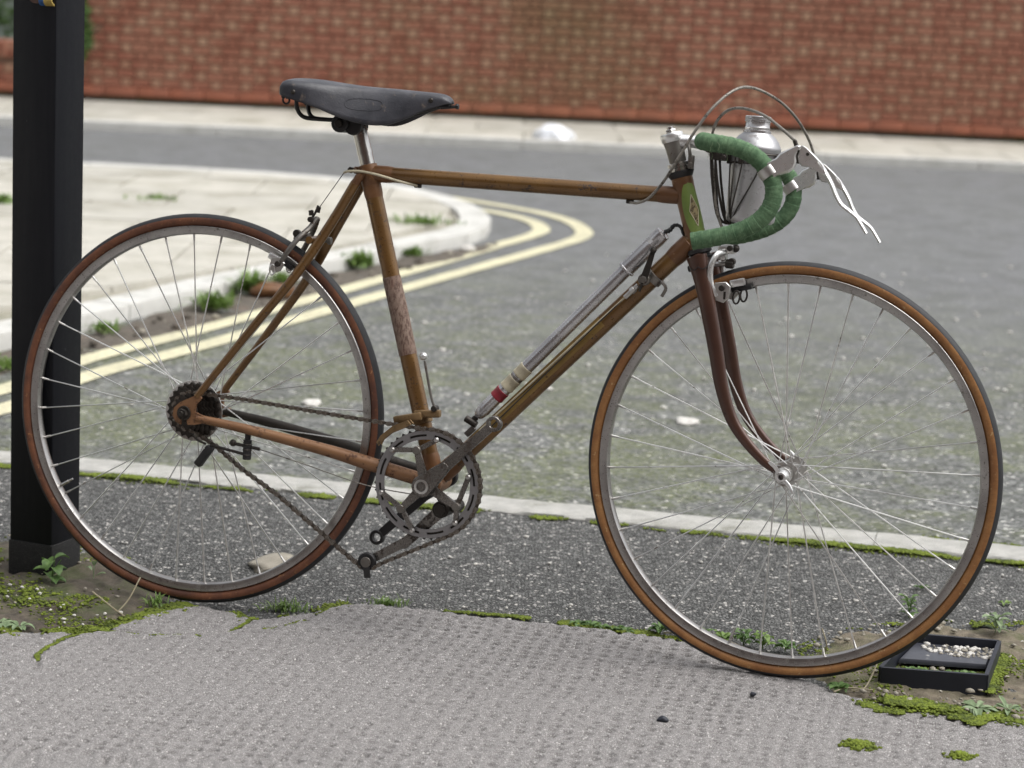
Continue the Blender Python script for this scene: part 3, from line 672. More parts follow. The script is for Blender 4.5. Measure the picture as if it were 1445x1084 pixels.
moss('footway_moss', [along(EDGE[3:8], .020, 5200, .002, .0050, -.002, .34, 18), along(EDGE[8:13], .018, 2600, .002, .0045, -.003, .44, 20), along([(-.10, 3.985), (.05, 3.95)], .012, 5000, .002, .0045, -.004, .36, 14),
                      along([(.10, 3.935), (.27, 3.885)], .016, 6500, .002, .0050, -.004, .30, 14), along([(.24, 3.895), (.40, 3.83)], .012, 1800, .002, .004, -.004, .42, 14),
                      along(CRACKS[0], .004, 3800, .0014, .0030, -.002, .36, 30), along(CRACKS[1], .005, 2600, .0014, .003, -.002, .40, 30), along(CRACKS[2], .004, 500, .0014, .0025, -.003, .5, 30),
                      along(EDGE[20:25], .026, 9000, .002, .0052, .002, .34, 12), along([(.85, 3.48), (1.4, 3.37)], .03, 8000, .002, .0052, .002, .34, 12),
                      along([(.61, 3.545), (.70, 3.53), (.74, 3.525)], .022, 14000, .0022, .0055, .006, .28, 9), along([(.57, 3.545), (.60, 3.51), (.635, 3.50)], .012, 5000, .002, .0045, .001, .3, 12),
                      along([(.715, 3.50), (.735, 3.478), (.745, 3.455)], .014, 12000, .002, .0048, .002, .25, 12), along([(.70, 3.487), (.77, 3.487)], .01, 7000, .002, .0045, .002, .3, 12)])
moss('soil_moss', [strew(SOIL_L, 16000, .0015, .0045, .002, .455, 9), strew(SOIL_R, 22000, .0015, .0045, .001, .475, 8), along([(-1.0, 4.0), (-.80, 3.93), (-.66, 3.80)], .09, 4200, .002, .0048, .004, .46, 13),
                   along([(.60, 3.97), (.75, 4.03), (.95, 4.05), (1.3, 4.0)], .018, 5000, .002, .0045, -.002, .38, 12), along([(.79, 3.62), (.86, 3.84)], .014, 4200, .002, .0045, .002, .36, 12)])
for (x, y, n, s) in ((.542, 3.337, 260, .012), (.687, 3.307, 130, .010)):
    a = RS.rand(n) * 6.283; q = np.abs(RS.randn(n)) * s; q = np.minimum(q, s * 2)
    blobs('moss_clump', np.stack([x + q * np.cos(a) * 1.3, y + q * np.sin(a), .0005 + .005 * np.exp(-(q / s) ** 2)], 1), .0018 + .0026 * RS.rand(n), 'moss', .8, .4,
          label=('round green moss clump on the grey footway below the drain frame' if x < .6 else 'smaller moss clump at the bottom right edge of the footway'), cat='moss clump')
# loose stones
def stones(name, P, rad, mat, **kw): return blobs(name, P, rad, mat, .6, .28, **kw)
P = np.column_stack([RS.uniform(-1.3, 1.5, 260), RS.uniform(3.9, 5.0, 260), np.full(260, -.006)]); P = P[(P[:, 1] < band_y(P[:, 0]) - .02) & ~inside(P[:, 0], P[:, 1], FOOT)]
stones('loose_chippings', P, RS.uniform(.0018, .0048, len(P)), 'stone_white', kind='stuff')
P = np.column_stack([RS.uniform(-1.6, 2.4, 150), RS.uniform(5.1, 9.5, 150), np.full(150, -.013)]); P = P[P[:, 0] > -1.2 + (P[:, 1] - 5.6) * .42]
stones('road_grit', P, RS.uniform(.004, .010, len(P)), 'stone_white', kind='stuff')
Pg, Rg = strew(GUT, 900, .006, .022, -.004, .40, 5); stones('gutter_stones', Pg, Rg, 'debris', kind='stuff')
Pg, Rg = strew(GUT, 150, .006, .024, .000, .40, 5); stones('gutter_pebbles', Pg, Rg, 'stone_buff', kind='stuff')
Pg, Rg = strew(SOIL_R, 900, .002, .008, .002, .35, 6); stones('soil_pebbles', Pg, Rg, 'stone_buff', kind='stuff')
Pg, Rg = strew(SOIL_L, 330, .0012, .005, .001, .33, 8); stones('soil_pebbles', Pg, Rg, 'stone_buff', kind='stuff')
Pg, Rg = strew([(-.9, 3.73), (-.68, 3.74), (-.62, 3.9), (-.9, 4.02)], 46, .0015, .0050, .004, .35, 9); stones('soil_chips', Pg, Rg, 'stone_white', kind='stuff')
def rock(name, c, size, mat, label, cat='stone', seed=1):
    bm = bmesh.new(); bmesh.ops.create_icosphere(bm, subdivisions=3, radius=1); rr = random.Random(seed)
    for v in bm.verts:
        n_ = vnoise(np.array([v.co.x * 1.7 + seed * 3]), np.array([v.co.y * 1.7 + v.co.z * 2 + seed]))[0]; k = .75 + n_ * .5
        v.co = Vector((v.co.x * size[0] * k, v.co.y * size[1] * k, v.co.z * size[2] * k))
    me = bpy.data.meshes.new(name); bm.to_mesh(me); bm.free(); me.materials.append(M[mat])
    for p in me.polygons: p.use_smooth = True
    o = bpy.data.objects.new(name, me); o.location = c; return link(o, None, label=label, cat=cat)
rock('flat_stone', (-.420, 4.235, -.004), (.052, .06, .014), 'stone_buff', 'flat buff stone lying on coarse asphalt inside the rear wheel')
rock('road_stone', (.449, 5.838, -.012), (.030, .035, .008), 'stone_white', 'pale flat chip lying on the road behind the down tube', seed=4)
rock('road_stone', (-.508, 5.856, -.012), (.024, .034, .008), 'stone_white', 'pale flat chip on the road above the chainstays', seed=5)
rock('road_stone', (.062, 6.22, -.012), (.011, .012, .008), 'stone_white', 'left one of two small white chips above the pump', seed=6)
rock('road_stone', (.100, 6.198, -.012), (.011, .012, .008), 'stone_white', 'right one of two small white chips above the pump', seed=7)
rock('dark_pebble', (.252, 3.408, .003), (.009, .006, .005), 'iron', 'dark pebble on the footway below the gap between the wheels', seed=8)
rock('dark_pebble', (.403, 3.554, .003), (.005, .004, .004), 'iron', 'tiny dark square pebble on the footway below the front wheel', seed=9)
rock('gutter_brick_shard', (-.80, 7.62, .012), (.075, .05, .03), 'lug', 'dull reddish broken lump in the gutter beside the kerb', 'stone', 10)
rock('kerb_end_stone', (-.20, 9.05, .0), (.03, .035, .018), 'stone_white', 'small white stone just off the kerb tip at the corner', seed=12)

def leaf_blade(b, base, direc, length, width, droop=.5, seg=5, up=.6, mi=0, fold=.25):
    """pointed leaf that rises and droops, with a folded midrib"""
    d = Vector((math.cos(direc), math.sin(direc), 0)); s = Vector((-d.y, d.x, 0)); base = Vector(base); vs = []; p = Vector(base); a = up
    for i in range(seg + 1):
        t = i / seg; w = width * math.sin(math.pi * min(.97, .10 + t * .87)) ** .8 * (1 if i < seg else .05)
        vs += [p - s * w / 2 + Vector((0, 0, w * fold)), p.copy(), p + s * w / 2 + Vector((0, 0, w * fold))]
        p = p + (d * math.cos(a) + Vector((0, 0, math.sin(a)))) * (length / seg); a -= droop / seg * 2
    fs = []
    for i in range(seg): o = i * 3; fs += [(o, o + 1, o + 4, o + 3), (o + 1, o + 2, o + 5, o + 4)]
    b.add(vs, fs, mi)
def leaf_plant(name, pos, n, length, width, mat, label, cat='weed', stems=None, up=(.2, .9), height=.0, seed=0):
    rr = random.Random(seed); root = empty(name, label=label, cat=cat); root.location = pos
    if stems:
        b = MB()
        for k in range(stems):
            a = rr.uniform(0, 6.28); r_ = height * rr.uniform(.1, .45)
            b.tube(smooth_path([(0, 0, -.004), (r_ * .3 * math.cos(a), r_ * .3 * math.sin(a), height * .5), (r_ * math.cos(a), r_ * math.sin(a), height)], 3), .0009, 5)
        b.build('stem', mat, root)
    for k in range(n):
        b = MB(); a = k * 2.4 + rr.uniform(-.4, .4); L = length * rr.uniform(.65, 1.15); z = height * (k / max(1, n - 1)) if stems else .0
        leaf_blade(b, (0, 0, 0), 0, L, width * rr.uniform(.75, 1.15), rr.uniform(.3, 1.0), up=rr.uniform(*up))
        o = b.build('leaf', mat, root); o.location = (.0 + .2 * L * math.cos(a), .2 * L * math.sin(a), z); o.rotation_euler = (0, 0, a)
    return root
def tuft(name, pos, n, h, spread, mat, label, cat='grass tuft', wid=.0022, seed=0, rx=1, ry=1):
    rr = random.Random(seed); b = MB()
    for k in range(n):
        a = rr.uniform(0, 6.28); q = spread * abs(rr.gauss(0, .55)); L = h * rr.uniform(.4, 1.1)
        leaf_blade(b, (q * math.cos(a) * rx, q * math.sin(a) * ry, -.003), rr.uniform(0, 6.28), L, wid * rr.uniform(.7, 1.4), rr.uniform(.2, 1.1), 3, rr.uniform(.7, 1.5), fold=.15)
    o = b.build(name, mat, label=label, cat=cat); o.location = pos; return o
leaf_plant('broadleaf_weed', (-.803, 4.025, .002), 9, .030, .020, 'leaf', 'small broad leaved green weed growing against the foot of the black post', stems=3, up=(.1, .7), height=.042, seed=2)
leaf_plant('broadleaf_weed', (-.735, 4.06, .006), 3, .022, .010, 'leaf_pale', 'single upright pale sprig right of the black post foot', stems=1, up=(.6, 1.2), height=.02, seed=3)
leaf_plant('rosette_weed', (-.835, 3.758, .002), 12, .034, .010, 'leaf_pale', 'grey green rosette weed at the left edge of the footway', up=(.1, .5), seed=4)
leaf_plant('rosette_weed', (-.800, 3.745, .002), 10, .026, .009, 'leaf_pale', 'smaller grey green rosette right of the one at the left edge', up=(.1, .5), seed=5)
leaf_plant('rosette_weed', (.752, 3.525, .006), 16, .032, .013, 'leaf_pale', 'large pale rosette weed in the moss in front of the drain frame', up=(.05, .45), seed=6)
leaf_plant('rosette_weed', (.800, 3.522, .008), 9, .024, .010, 'leaf_pale', 'small pale rosette to the right of the large one by the drain', up=(.2, .8), seed=16)
leaf_plant('rosette_weed', (.545, 3.605, .004), 12, .022, .014, 'leaf', 'dark green small leaved weed under the front wheel near the footway edge', up=(.2, .8), seed=7)
leaf_plant('bushy_weed', (.873, 3.992, .0), 16, .026, .012, 'leaf_pale', 'pale bushy weed behind the right corner of the drain frame', stems=4, up=(.2, .9), height=.028, seed=8)
leaf_plant('bushy_weed', (.735, 4.085, -.006), 14, .020, .010, 'leaf', 'green sprig growing in coarse asphalt inside the front wheel rim', stems=4, up=(.2, .9), height=.034, seed=9)
leaf_plant('bushy_weed', (.79, 4.28, -.006), 7, .016, .008, 'leaf', 'small sprig on the coarse asphalt right of centre in the front wheel', up=(.3, .9), seed=10)
leaf_plant('bushy_weed', (.93, 4.20, -.006), 6, .014, .008, 'grass', 'tiny moss green sprig on the asphalt right of the front wheel', up=(.2, .6), seed=11)
for k in range(7):
    leaf_plant('edge_weed', (.275 + k * .034 + RS.uniform(-.006, .006), 3.890 - k * .011, -.002), 13, .021, .012, 'grass' if k % 2 else 'leaf',
               ('leafy green weed in the row seen through the lower front wheel, ' + ('farthest left', 'second from left', 'third from left', 'middle one', 'third from right', 'second from right', 'farthest right')[k]), stems=2, up=(.2, 1.0), height=.010 + .012 * (k in (4, 5)), seed=30 + k)['group'] = 'weeds behind the bottom of the front wheel'
for k in range(5):
    leaf_plant('edge_weed', (.135 + k * .020, 3.925 - k * .008, -.003), 7, .017, .009, 'leaf',
               ('low green weed on the footway edge left of the front wheel, ' + ('first from left', 'second from left', 'middle of five', 'fourth from left', 'last on the right')[k]), up=(.2, .9), seed=50 + k)['group'] = 'weeds on the footway edge left of the front wheel'
tuft('grass_tuft', (-.378, 3.935, -.004), 130, .030, .035, 'grass', 'bright green grass tuft at the footway edge behind the rear tyre', seed=1, rx=1.4, ry=.5)
tuft('grass_tuft', (-.205, 4.005, -.006), 110, .024, .032, 'grass', 'green grass tuft at the footway edge below the pedal crank', seed=2, rx=1.3, ry=.5)
tuft('grass_tuft', (-.600, 3.925, .0), 60, .026, .025, 'grass', 'sparse green tuft where the rear tyre meets the mossy soil', seed=3)
tuft('kerb_grass', (-.88, 7.66, 0), 170, 0.099, 0.038, 'grass', 'tall green grass tuft against the kerb seen inside the rear wheel', wid=.009, seed=4)
tuft('kerb_grass', (-.95, 7.28, 0), 200, 0.073, 0.053, 'grass', 'broad low grass tuft in the gutter left of the tall one', wid=.009, seed=5)
tuft('kerb_grass', (-.80, 7.90, 0), 70, 0.059, 0.038, 'grass', 'small grass tuft in the gutter beside the seat stays', wid=.009, seed=6)
tuft('kerb_grass', (-.58, 8.42, 0), 190, 0.073, 0.060, 'grass', 'grass tuft in the gutter just right of the rear wheel', wid=.010, seed=7)
tuft('kerb_grass', (-.40, 8.80, 0), 110, 0.046, 0.053, 'grass', 'low grass tuft in the gutter right of the seat tube', wid=.010, seed=8)
tuft('kerb_grass', (-1.20, 6.75, 0), 60, .05, .05, 'grass', 'small dull tuft in the gutter just right of the post', wid=.009, seed=9)
tuft('pavement_grass', (-.40, 9.55, .034), 150, .05, .10, 'grass', 'flat green tuft on the corner pavement near the kerb tip', wid=.010, seed=10, rx=1.3, ry=.8)
tuft('pavement_grass', (-1.56, 10.0, .034), 90, .035, .07, 'grass', 'small green tuft in the pavement above the rear wheel', wid=.010, seed=11, rx=1.4)
tuft('pavement_grass', (-2.15, 9.6, .034), 150, .06, .08, 'grass', 'green tuft on the pavement left of the black post', wid=.010, seed=12)
tuft('pavement_grass', (-1.75, 11.5, .0), 120, .04, .22, 'grass', 'thin green fringe along the far edge of the corner pavement', wid=.010, seed=13, rx=2, ry=.1)
tuft('gutter_grass', (-1.37, 6.12, -.01), 110, .05, .05, 'grass', 'green tuft in the gutter at the far left beside the post', wid=.008, seed=14)
# dry stalks
for nm, pts, lb in (('dry_stalk', [(-.655, 3.86, .002), (-.64, 3.875, .02), (-.625, 3.90, .052)], 'thin dry stalk leaning on the bottom left of the rear tyre'),
                    ('dry_stalk', [(-.64, 3.83, .002), (-.66, 3.84, .012), (-.70, 3.86, .034)], 'dry stalk leaning left from the mossy crack by the rear tyre'),
                    ('dry_stalk', [(.565, 3.60, .002), (.585, 3.605, .004), (.60, 3.635, .012), (.615, 3.66, .035)], 'pale bent twig leaning on the left corner of the drain frame'),
                    ('dry_stalk', [(.535, 3.585, .003), (.56, 3.60, .006), (.60, 3.60, .004)], 'pale fallen twig under the bent one by the drain'),
                    ('dry_stalk', [(.28, 3.885, 0), (.35, 3.86, .008), (.42, 3.80, .002)], 'long dry stem lying along the footway edge at the front tyre'),
                    ('dry_stalk', [(.545, 3.80, 0), (.548, 3.79, .02), (.540, 3.80, .045)], 'short upright stub of twig behind the lower front rim')):
    b = MB(); b.tube(smooth_path(pts, 5), .0013, 6); b.build(nm, 'straw', label=lb, cat='twig')
# shrub over the low wall at the far left
sh = empty('wall_shrub', label='blurred green shrub growing over the low wall behind the post', cat='shrub')
b = MB(); 
for k in range(5): b.tube(smooth_path([(-3.05 - .02 * k, WY - .05, .05), (-3.06 - .03 * k, WY - .10, .30), (-3.0 - .08 * (k - 2), WY - .12, .55)], 4), [.008] * 9, 6)
b.build('stem', 'bark', sh)
def leaf_cloud(n, c, r, size):
    V = np.zeros((n, 4, 3)); P = RS.randn(n, 3); P /= np.linalg.norm(P, axis=1)[:, None] + 1e-9; P = P * (RS.rand(n, 1) ** .4) * np.array(r) + np.array(c)
    P += (np.stack([fbm(P[:, 0] * 5, P[:, 2] * 5, 3), fbm(P[:, 1] * 5, P[:, 2] * 5 + 3, 3), fbm(P[:, 0] * 5 + 7, P[:, 1] * 5, 3)], 1) - .45) * np.array(r) * .9
    a = RS.randn(n, 3); a /= np.linalg.norm(a, axis=1)[:, None]; b_ = np.cross(a, RS.randn(n, 3)); b_ /= np.linalg.norm(b_, axis=1)[:, None]; s = size * (.6 + .8 * RS.rand(n, 1))
    V[:, 0] = P - a * s; V[:, 1] = P + b_ * s * .5; V[:, 2] = P + a * s; V[:, 3] = P - b_ * s * .5
    return V.reshape(-1, 3), np.arange(n * 4).reshape(-1, 4)
V, F = leaf_cloud(1500, (-3.03, WY - .12, .50), (.13, .10, .30), .028); numpy_mesh('foliage', V, F, 'shrub', sh, kind='stuff')
sh2 = empty('hedge_shrub', label='blurred dull green shrub behind the low wall left of the post', cat='shrub')
b = MB(); b.tube([(-3.9, 16.6, .0), (-3.9, 16.6, .9)], .02, 8); b.build('stem', 'bark', sh2)
V, F = leaf_cloud(1300, (-3.9, 16.6, .70), (.55, .30, .42), .04); numpy_mesh('foliage', V, F, 'shrub', sh2, kind='stuff')

# white bag on the far pavement
b = MB(); V = []; n1, n2 = 28, 14
for i in range(n2 + 1):
    th = math.pi / 2 * i / n2
    for k in range(n1):
        a = 2 * math.pi * k / n1; q = 1 + (vnoise(np.array([math.cos(a) * 2 + 5]), np.array([math.sin(a) * 2 + th * 2]))[0] - .5) * .35
        V.append((math.cos(a) * math.cos(th) * .118 * q, math.sin(a) * math.cos(th) * .09 * q, .078 * math.sin(th) ** .7 * q))
b.add(V, [(i * n1 + k, i * n1 + (k + 1) % n1, (i + 1) * n1 + (k + 1) % n1, (i + 1) * n1 + k) for i in range(n2) for k in range(n1)])
o = b.build('plastic_bag', 'bag', label='crumpled white plastic bag lying on the far pavement', cat='bag'); o.location = (.188, 14.33, .037)

# drain frame
dr = empty('street_drain', label='black iron drain frame with loose plate lying open in mossy soil', cat='drain')
A, B_, C_, D_ = (.700, 3.852), (.846, 3.831), (.618, 3.648), (.786, 3.632)
def bar_box(a, c, w, z0, z1, mat, name):
    a = Vector(a); c = Vector(c); t_ = (c - a).normalized(); nn = Vector((-t_.y, t_.x)) * w / 2
    b = flat_prism([tuple(a - nn), tuple(c - nn), tuple(c + nn), tuple(a + nn)], z0, z1, 0, .0012); return b.build(name, mat, dr)
for a, c in ((A, B_), (C_, A), (B_, D_), (D_, C_)): bar_box(a, c, .007, -.012, .029 if (a, c) != (D_, C_) else .0285, 'iron', 'frame_side')
b = flat_prism([(.662, 3.742), (.807, 3.728), (.836, 3.822), (.705, 3.842)], .008, .016); b.build('loose_plate', 'slate', dr)
b = MB(); b.add([(.62, 3.65, .002), (.786, 3.634, .002), (.846, 3.83, .002), (.70, 3.85, .002)], [(0, 1, 2, 3)], 0, False); b.build('silt', 'soil', dr)
Pg, Rg = strew([(.715, 3.79), (.815, 3.735), (.838, 3.82), (.715, 3.835)], 420, .0010, .0072, .016, .44, 11, .001); k_ = RS.rand(len(Pg)) < .25; stones('plate_debris', Pg[k_], Rg[k_], 'stone_white', kind='stuff'); stones('plate_grit', Pg[~k_], Rg[~k_] * .6, 'stone_buff', kind='stuff')
for k, (x, y) in enumerate(((.675, 3.70), (.715, 3.695), (.745, 3.69), (.69, 3.715), (.765, 3.70))):
    leaf_plant('drain_weed', (x, y, .004), 7, .018, .011, 'leaf', 'small green weed in the front slot of the drain frame, ' + ('farthest left', 'in the middle', 'second from right', 'behind the left ones', 'farthest right')[k], up=(.2, .9), seed=70 + k)['group'] = 'weeds inside the drain frame'

# black post
ps = empty('square_post', label='square black metal post the rear wheel leans against', cat='post')
PC = Vector((-.836, 4.124, 0)); PA = R(-22.6)
RM = Matrix.Rotation(PA, 3, 'Z')
b = MB(); b.box((0, 0, 1.32), (.090, .090, 2.54), bev=.004); o = b.build('shaft', 'post', ps); o.location = PC; o.rotation_euler = (0, 0, PA)
b = MB(); b.box((0, 0, .020), (.0935, .0935, .075), bev=.003); o = b.build('foot', 'post_foot', ps); o.location = PC; o.rotation_euler = (0, 0, PA)
b = MB(); b.cyl((.003, -.0462, 1.033), (.003, -.044, 1.033), .017, 20); o = b.build('bolt_hole', 'rust', ps); o.location = PC; o.rotation_euler = (0, 0, PA)
ties = empty('cord_tie', label='blue and yellow cords tied through the post top', cat='cord'); ties.location = PC; ties.rotation_euler = (0, 0, PA)
for nm, x0, nn, mt in (('blue_cord', .016, 3, 'blue_cord'), ('yellow_cord', .026, 5, 'yellow_cord')):
    for k in range(nn):
        b = MB(); x = x0 + k * .0034
        b.tube(smooth_path([(x, -.043, 1.055), (x, -.053, 1.048), (x + .0005, -.0545, 1.025), (x, -.051, 1.0165 + .0005 * k), (x, -.044, 1.014)], 5), .0019, 8)
        b.build(nm, mt, ties)
#BIKE

# ================================================================== THE BICYCLE
# local axes: x forward along the frame, y to the bicycle's left (away from the camera), z up; l = distance towards the right side
bike = empty('bicycle', label='vintage bronze racing bicycle with green taped drop handlebars leaning on the black post', cat='bicycle')
FW = Vector((.96154856, -.27463497, 0)); RT = Vector((-.27388605, -.95892645, .0738004)); UP = Vector((.02026817, .07096266, .99727303))
BM = Matrix((FW, -RT, UP)).transposed().to_4x4(); BM.translation = Vector((-.54613, 3.946257, 0)); bike.matrix_world = BM
WR, WB = .3385, 1.0338966
HA = 1.2570275; AX = Vector((-math.cos(HA), 0, math.sin(HA))); HO = Vector((.8352821, 0, .75))
def head(t): return HO + AX * ((t - .75) / math.sin(HA))
def steer(a):
    c, s = math.cos(a), math.sin(a); ax = Vector(AX); cols = []
    for e in ((1, 0, 0), (0, 1, 0), (0, 0, 1)):
        v = Vector(e); w = v * c + ax.cross(v) * s + ax * (v.dot(ax)) * (1 - c); cols.append(w)
    S3 = Matrix(cols).transposed(); D = Matrix(((1, 0, 0), (0, -1, 0), (0, 0, 1)))
    S3 = D @ S3 @ D; m = S3.to_4x4(); m.translation = HO - S3 @ HO; return m
SW, SH = steer(.04), steer(-.09)
def P(s, l, t): return Vector((s, -l, t))
BB = P(.436, 0, .259)

# ---- frame
b = MB(); b.tube([P(.288, 0, .7665), head(.767)], .0131, 20); top_tube = b.build('top_tube', 'bronze', bike)
for s_ in (.374, .738):
    b = MB(); b.cyl(P(s_ - .006, .002, .7515), P(s_ + .006, .002, .7515), .0035, 8); b.build('cable_stop', 'dark_steel', top_tube)
b = MB(); st0, st1 = BB, P(.285, 0, .770)
b.tube([st0, st1], .0147, 20); seat_tube = b.build('seat_tube', 'bronze', bike)
sa, sb = st0.lerp(st1, .660), st0.lerp(st1, .409)
b = MB(); b.tube([sa, sa.lerp(sb, .5), sb], [.0154, .0156, .0154], 24); b.build('tape_sleeve', 'sleeve', seat_tube, label='flaking pinkish brown sleeve')
dt0, dt1 = BB, head(.702)
b = MB(); b.tube([dt0, dt1], .0152, 20); down_tube = b.build('down_tube', 'bronze', bike)
dd = (dt1 - dt0).normalized()
g0, g1 = dt0 + dd * .105, dt0 + dd * .40
nn_ = Vector((0, -1, 0)); up_ = dd.cross(nn_).normalized()
b = MB(); vs = []; ns = 14
for i in range(ns + 1):
    p = g0.lerp(g1, i / ns)
    for k in range(7):
        a = R(-20 + 14 * k) ; q = nn_ * math.cos(a) + (up_ if up_.z > 0 else -up_) * math.sin(a); vs.append(p + q * .01545)
b.add(vs, [(i * 7 + k, i * 7 + k + 1, i * 7 + k + 8, i * 7 + k + 7) for i in range(ns) for k in range(6)])
b.build('gold_transfer', 'gold', down_tube)
b = MB(); b.lathe([(.0168, 0), (.0176, .002), (.0176, .010), (.0170, .014), (.0170, .102), (.0176, .110), (.0176, .120), (.0168, .124)], head(.6835), AX, 28); head_tube = b.build('head_tube', 'lug', bike)
def patch(p0, dirv_, width_fn, n, rad, center_deg, h0, h1, mat, name, parent):
    """sheet wrapped round a tube; width_fn(t) gives the half angle"""
    A_ = Vector(dirv_).normalized(); side = Vector((0, -1, 0)); side = (side - A_ * side.dot(A_)).normalized(); fr = side.cross(A_); 
    if fr.x < 0: fr = -fr
    m = MB(); vs = []; K = 9
    for i in range(n + 1):
        t_ = i / n; a0 = width_fn(t_)
        for k in range(K):
            a = R(center_deg + a0 * (k / (K - 1) * 2 - 1)); vs.append(Vector(p0) + A_ * (h0 + (h1 - h0) * t_) + (side * math.cos(a) + fr * math.sin(a)) * rad)
    m.add(vs, [(i * K + k, i * K + k + 1, (i + 1) * K + k + 1, (i + 1) * K + k) for i in range(n) for k in range(K - 1)]); return m.build(name, mat, parent)
patch(head(.6835), AX, lambda t_: 62 * (math.sin(math.pi * min(1, max(.02, t_))) ** .45), 22, .01735, 38, .012, .110, 'green_paint', 'green_panel', head_tube)
patch(head(.6835), AX, lambda t_: 26 * (1 - abs(2 * t_ - 1)) + .4, 16, .01755, 38, .036, .088, 'crest', 'head_crest', head_tube)
for sgn in (-1, 1):                                        # raised lines of the diamond
    for h0_, h1_ in ((.036, .062), (.088, .062)):
        m = MB(); A_ = AX; side = Vector((0, -1, 0)); fr = Vector((AX.z, 0, -AX.x)); pts = []
        for i in range(9):
            u = i / 8; a = R(38 + sgn * 27 * u); pts.append(head(.6835) + A_ * (h0_ + (h1_ - h0_) * u) + (side * math.cos(a) + fr * math.sin(a)) * .0176)
        m.tube(pts, .0006, 5); m.build('crest_line', 'ivory', head_tube)
# lugs
def lug(a, c, r, name='lug', mat='lug', par=bike, l=None):
    m = MB(); a = Vector(a); c = Vector(c); L = (c - a).length
    m.lathe([(r - .0002, 0), (r + .0009, .001), (r + .0009, L * .72), (r - .0003, L)], a, c - a, 22); return m.build(name, mat, par)
lug(head(.767) - Vector((.010, 0, 0)), head(.767) - Vector((.046, 0, 0)), .0135)
lug(dt1 - dd * .012, dt1 - dd * .052, .0157)
sd_ = (st1 - st0).normalized()
lug(st1 - sd_ * .016 + Vector((0, 0, 0)), st1 - sd_ * .046, .0151); lug(P(.292, 0, .7665), P(.330, 0, .7667), .0135)
lug(st0 + sd_ * .018, st0 + sd_ * .048, .0152); lug(dt0 + dd * .018, dt0 + dd * .052, .0157)
b = MB(); b.lathe([(.0152, 0), (.0162, .002), (.0166, .030), (.0160, .036), (.0140, .037)], st1 - sd_ * .026, sd_, 22); b.cyl(P(.262, -.012, .770), P(.262, .014, .770), .0045, 10); b.box(P(.268, 0, .770), (.016, .012, .012), bev=.002)
sc = b.build('seat_cluster', 'lug', bike); b = MB(); b.cyl(P(.259, -.017, .770), P(.259, .018, .770), .0030, 8); b.cyl(P(.259, .014, .770), P(.259, .019, .770), .0056, 6); b.build('seat_bolt', 'dark_steel', sc)
# stays
for sg in (1, -1):
    b = MB(); pts = smooth_path([P(.276, .0165 * sg, .762), P(.230, .020 * sg, .677), P(.176, .036 * sg, .584), P(.110, .050 * sg, .492), P(.020, .0590 * sg, .368)], 6)
    n = len(pts); rad = [.0062 + .0022 * min(1, (n - 1 - i) / n * 1.8) if i else .005 for i in range(n)]; b.tube(pts, rad, 14)
    ss = b.build('seat_stay', 'bronze' if sg > 0 else 'bronze', bike)
    b = MB(); b.tube([P(.283, .0150 * sg, .772), P(.276, .0175 * sg, .760), P(.268, .0180 * sg, .747)], [.004, .0078, .0074], 12); b.build('stay_cap', 'lug', ss)
    b = MB(); pts = smooth_path([P(.022, .0585 * sg, .3315), P(.12, .052 * sg, .3195), P(.25, .040 * sg, .298), P(.33, .0310 * sg, .281), P(.425, .0275 * sg, .262)], 6); n = len(pts)
    rad = [.0068 + .0052 * min(1, i / n * 1.5) for i in range(n)]; b.tube(pts, rad, 16); cs_ = b.build('chain_stay', 'bronze_rusty' if sg > 0 else 'dark_steel', bike)
    if sg < 0: cs_['label'] = 'dark grimy chain stay'
    # dropout plate
    b = MB(); y0, y1 = -(.0572 * sg), -(.0625 * sg)
    out = [(.026, .374), (.010, .366), (-.008, .357), (-.0195, .346), (-.0215, .332), (-.0150, .322), (-.0060, .3180), (-.0060, .3300), (.0040, .3300), (.0070, .3190), (.020, .3200), (.036, .3245), (.036, .336), (.020, .342), (.020, .354), (.030, .366)]
    b.prism(out, min(y0, y1), max(y0, y1)); dp = b.build('dropout', 'bronze_rusty', bike)
    b = MB(); b.cyl(P(-.030, .060 * sg, .326), P(-.008, .060 * sg, .332), .0022, 8); b.build('adjuster_screw', 'dark_steel', dp)
b = MB(); b.tube([P(.197, .0305, .648), P(.197, -.0305, .648)], .0065, 12); b.build('stay_bridge', 'bronze', bike)
b = MB(); b.cyl(P(.436, .034, .259), P(.436, -.034, .259), .0198, 28); bbs = b.build('bottom_bracket_shell', 'bronze_rusty', bike)
b = MB(); b.cyl(P(.436, .041, .259), P(.436, -.041, .259), .0165, 20); b.build('bearing_cup', 'dark_steel', bbs)

# ---- seat post and saddle
b = MB(); b.tube([P(.283, 0, .778), P(.2645, 0, .838)], .0125, 20); b.tube([P(.277, 0, .7975), P(.275, 0, .804)], [.0131, .0131], 20); b.lathe([(.0128, 0), (.0118, .01), (.011, .03)], P(.2655, 0, .830), P(-.25, 0, .95), 20); b.build('seat_post', 'chrome', bike)
b = MB(); b.cyl(P(.238, -.028, .846), P(.238, .028, .846), .0150, 18); b.cyl(P(.2585, -.020, .843), P(.2585, .020, .843), .0150, 18); b.box(P(.248, 0, .846), (.030, .036, .018), bev=.003)
sclamp = b.build('saddle_clamp', 'black_metal', bike); b = MB(); b.cyl(P(.238, .028, .846), P(.238, .034, .846), .0075, 6); b.cyl(P(.238, -.028, .846), P(.238, -.034, .846), .0075, 6); b.build('clamp_nut', 'dark_steel', sclamp)
sad = empty('saddle', bike)
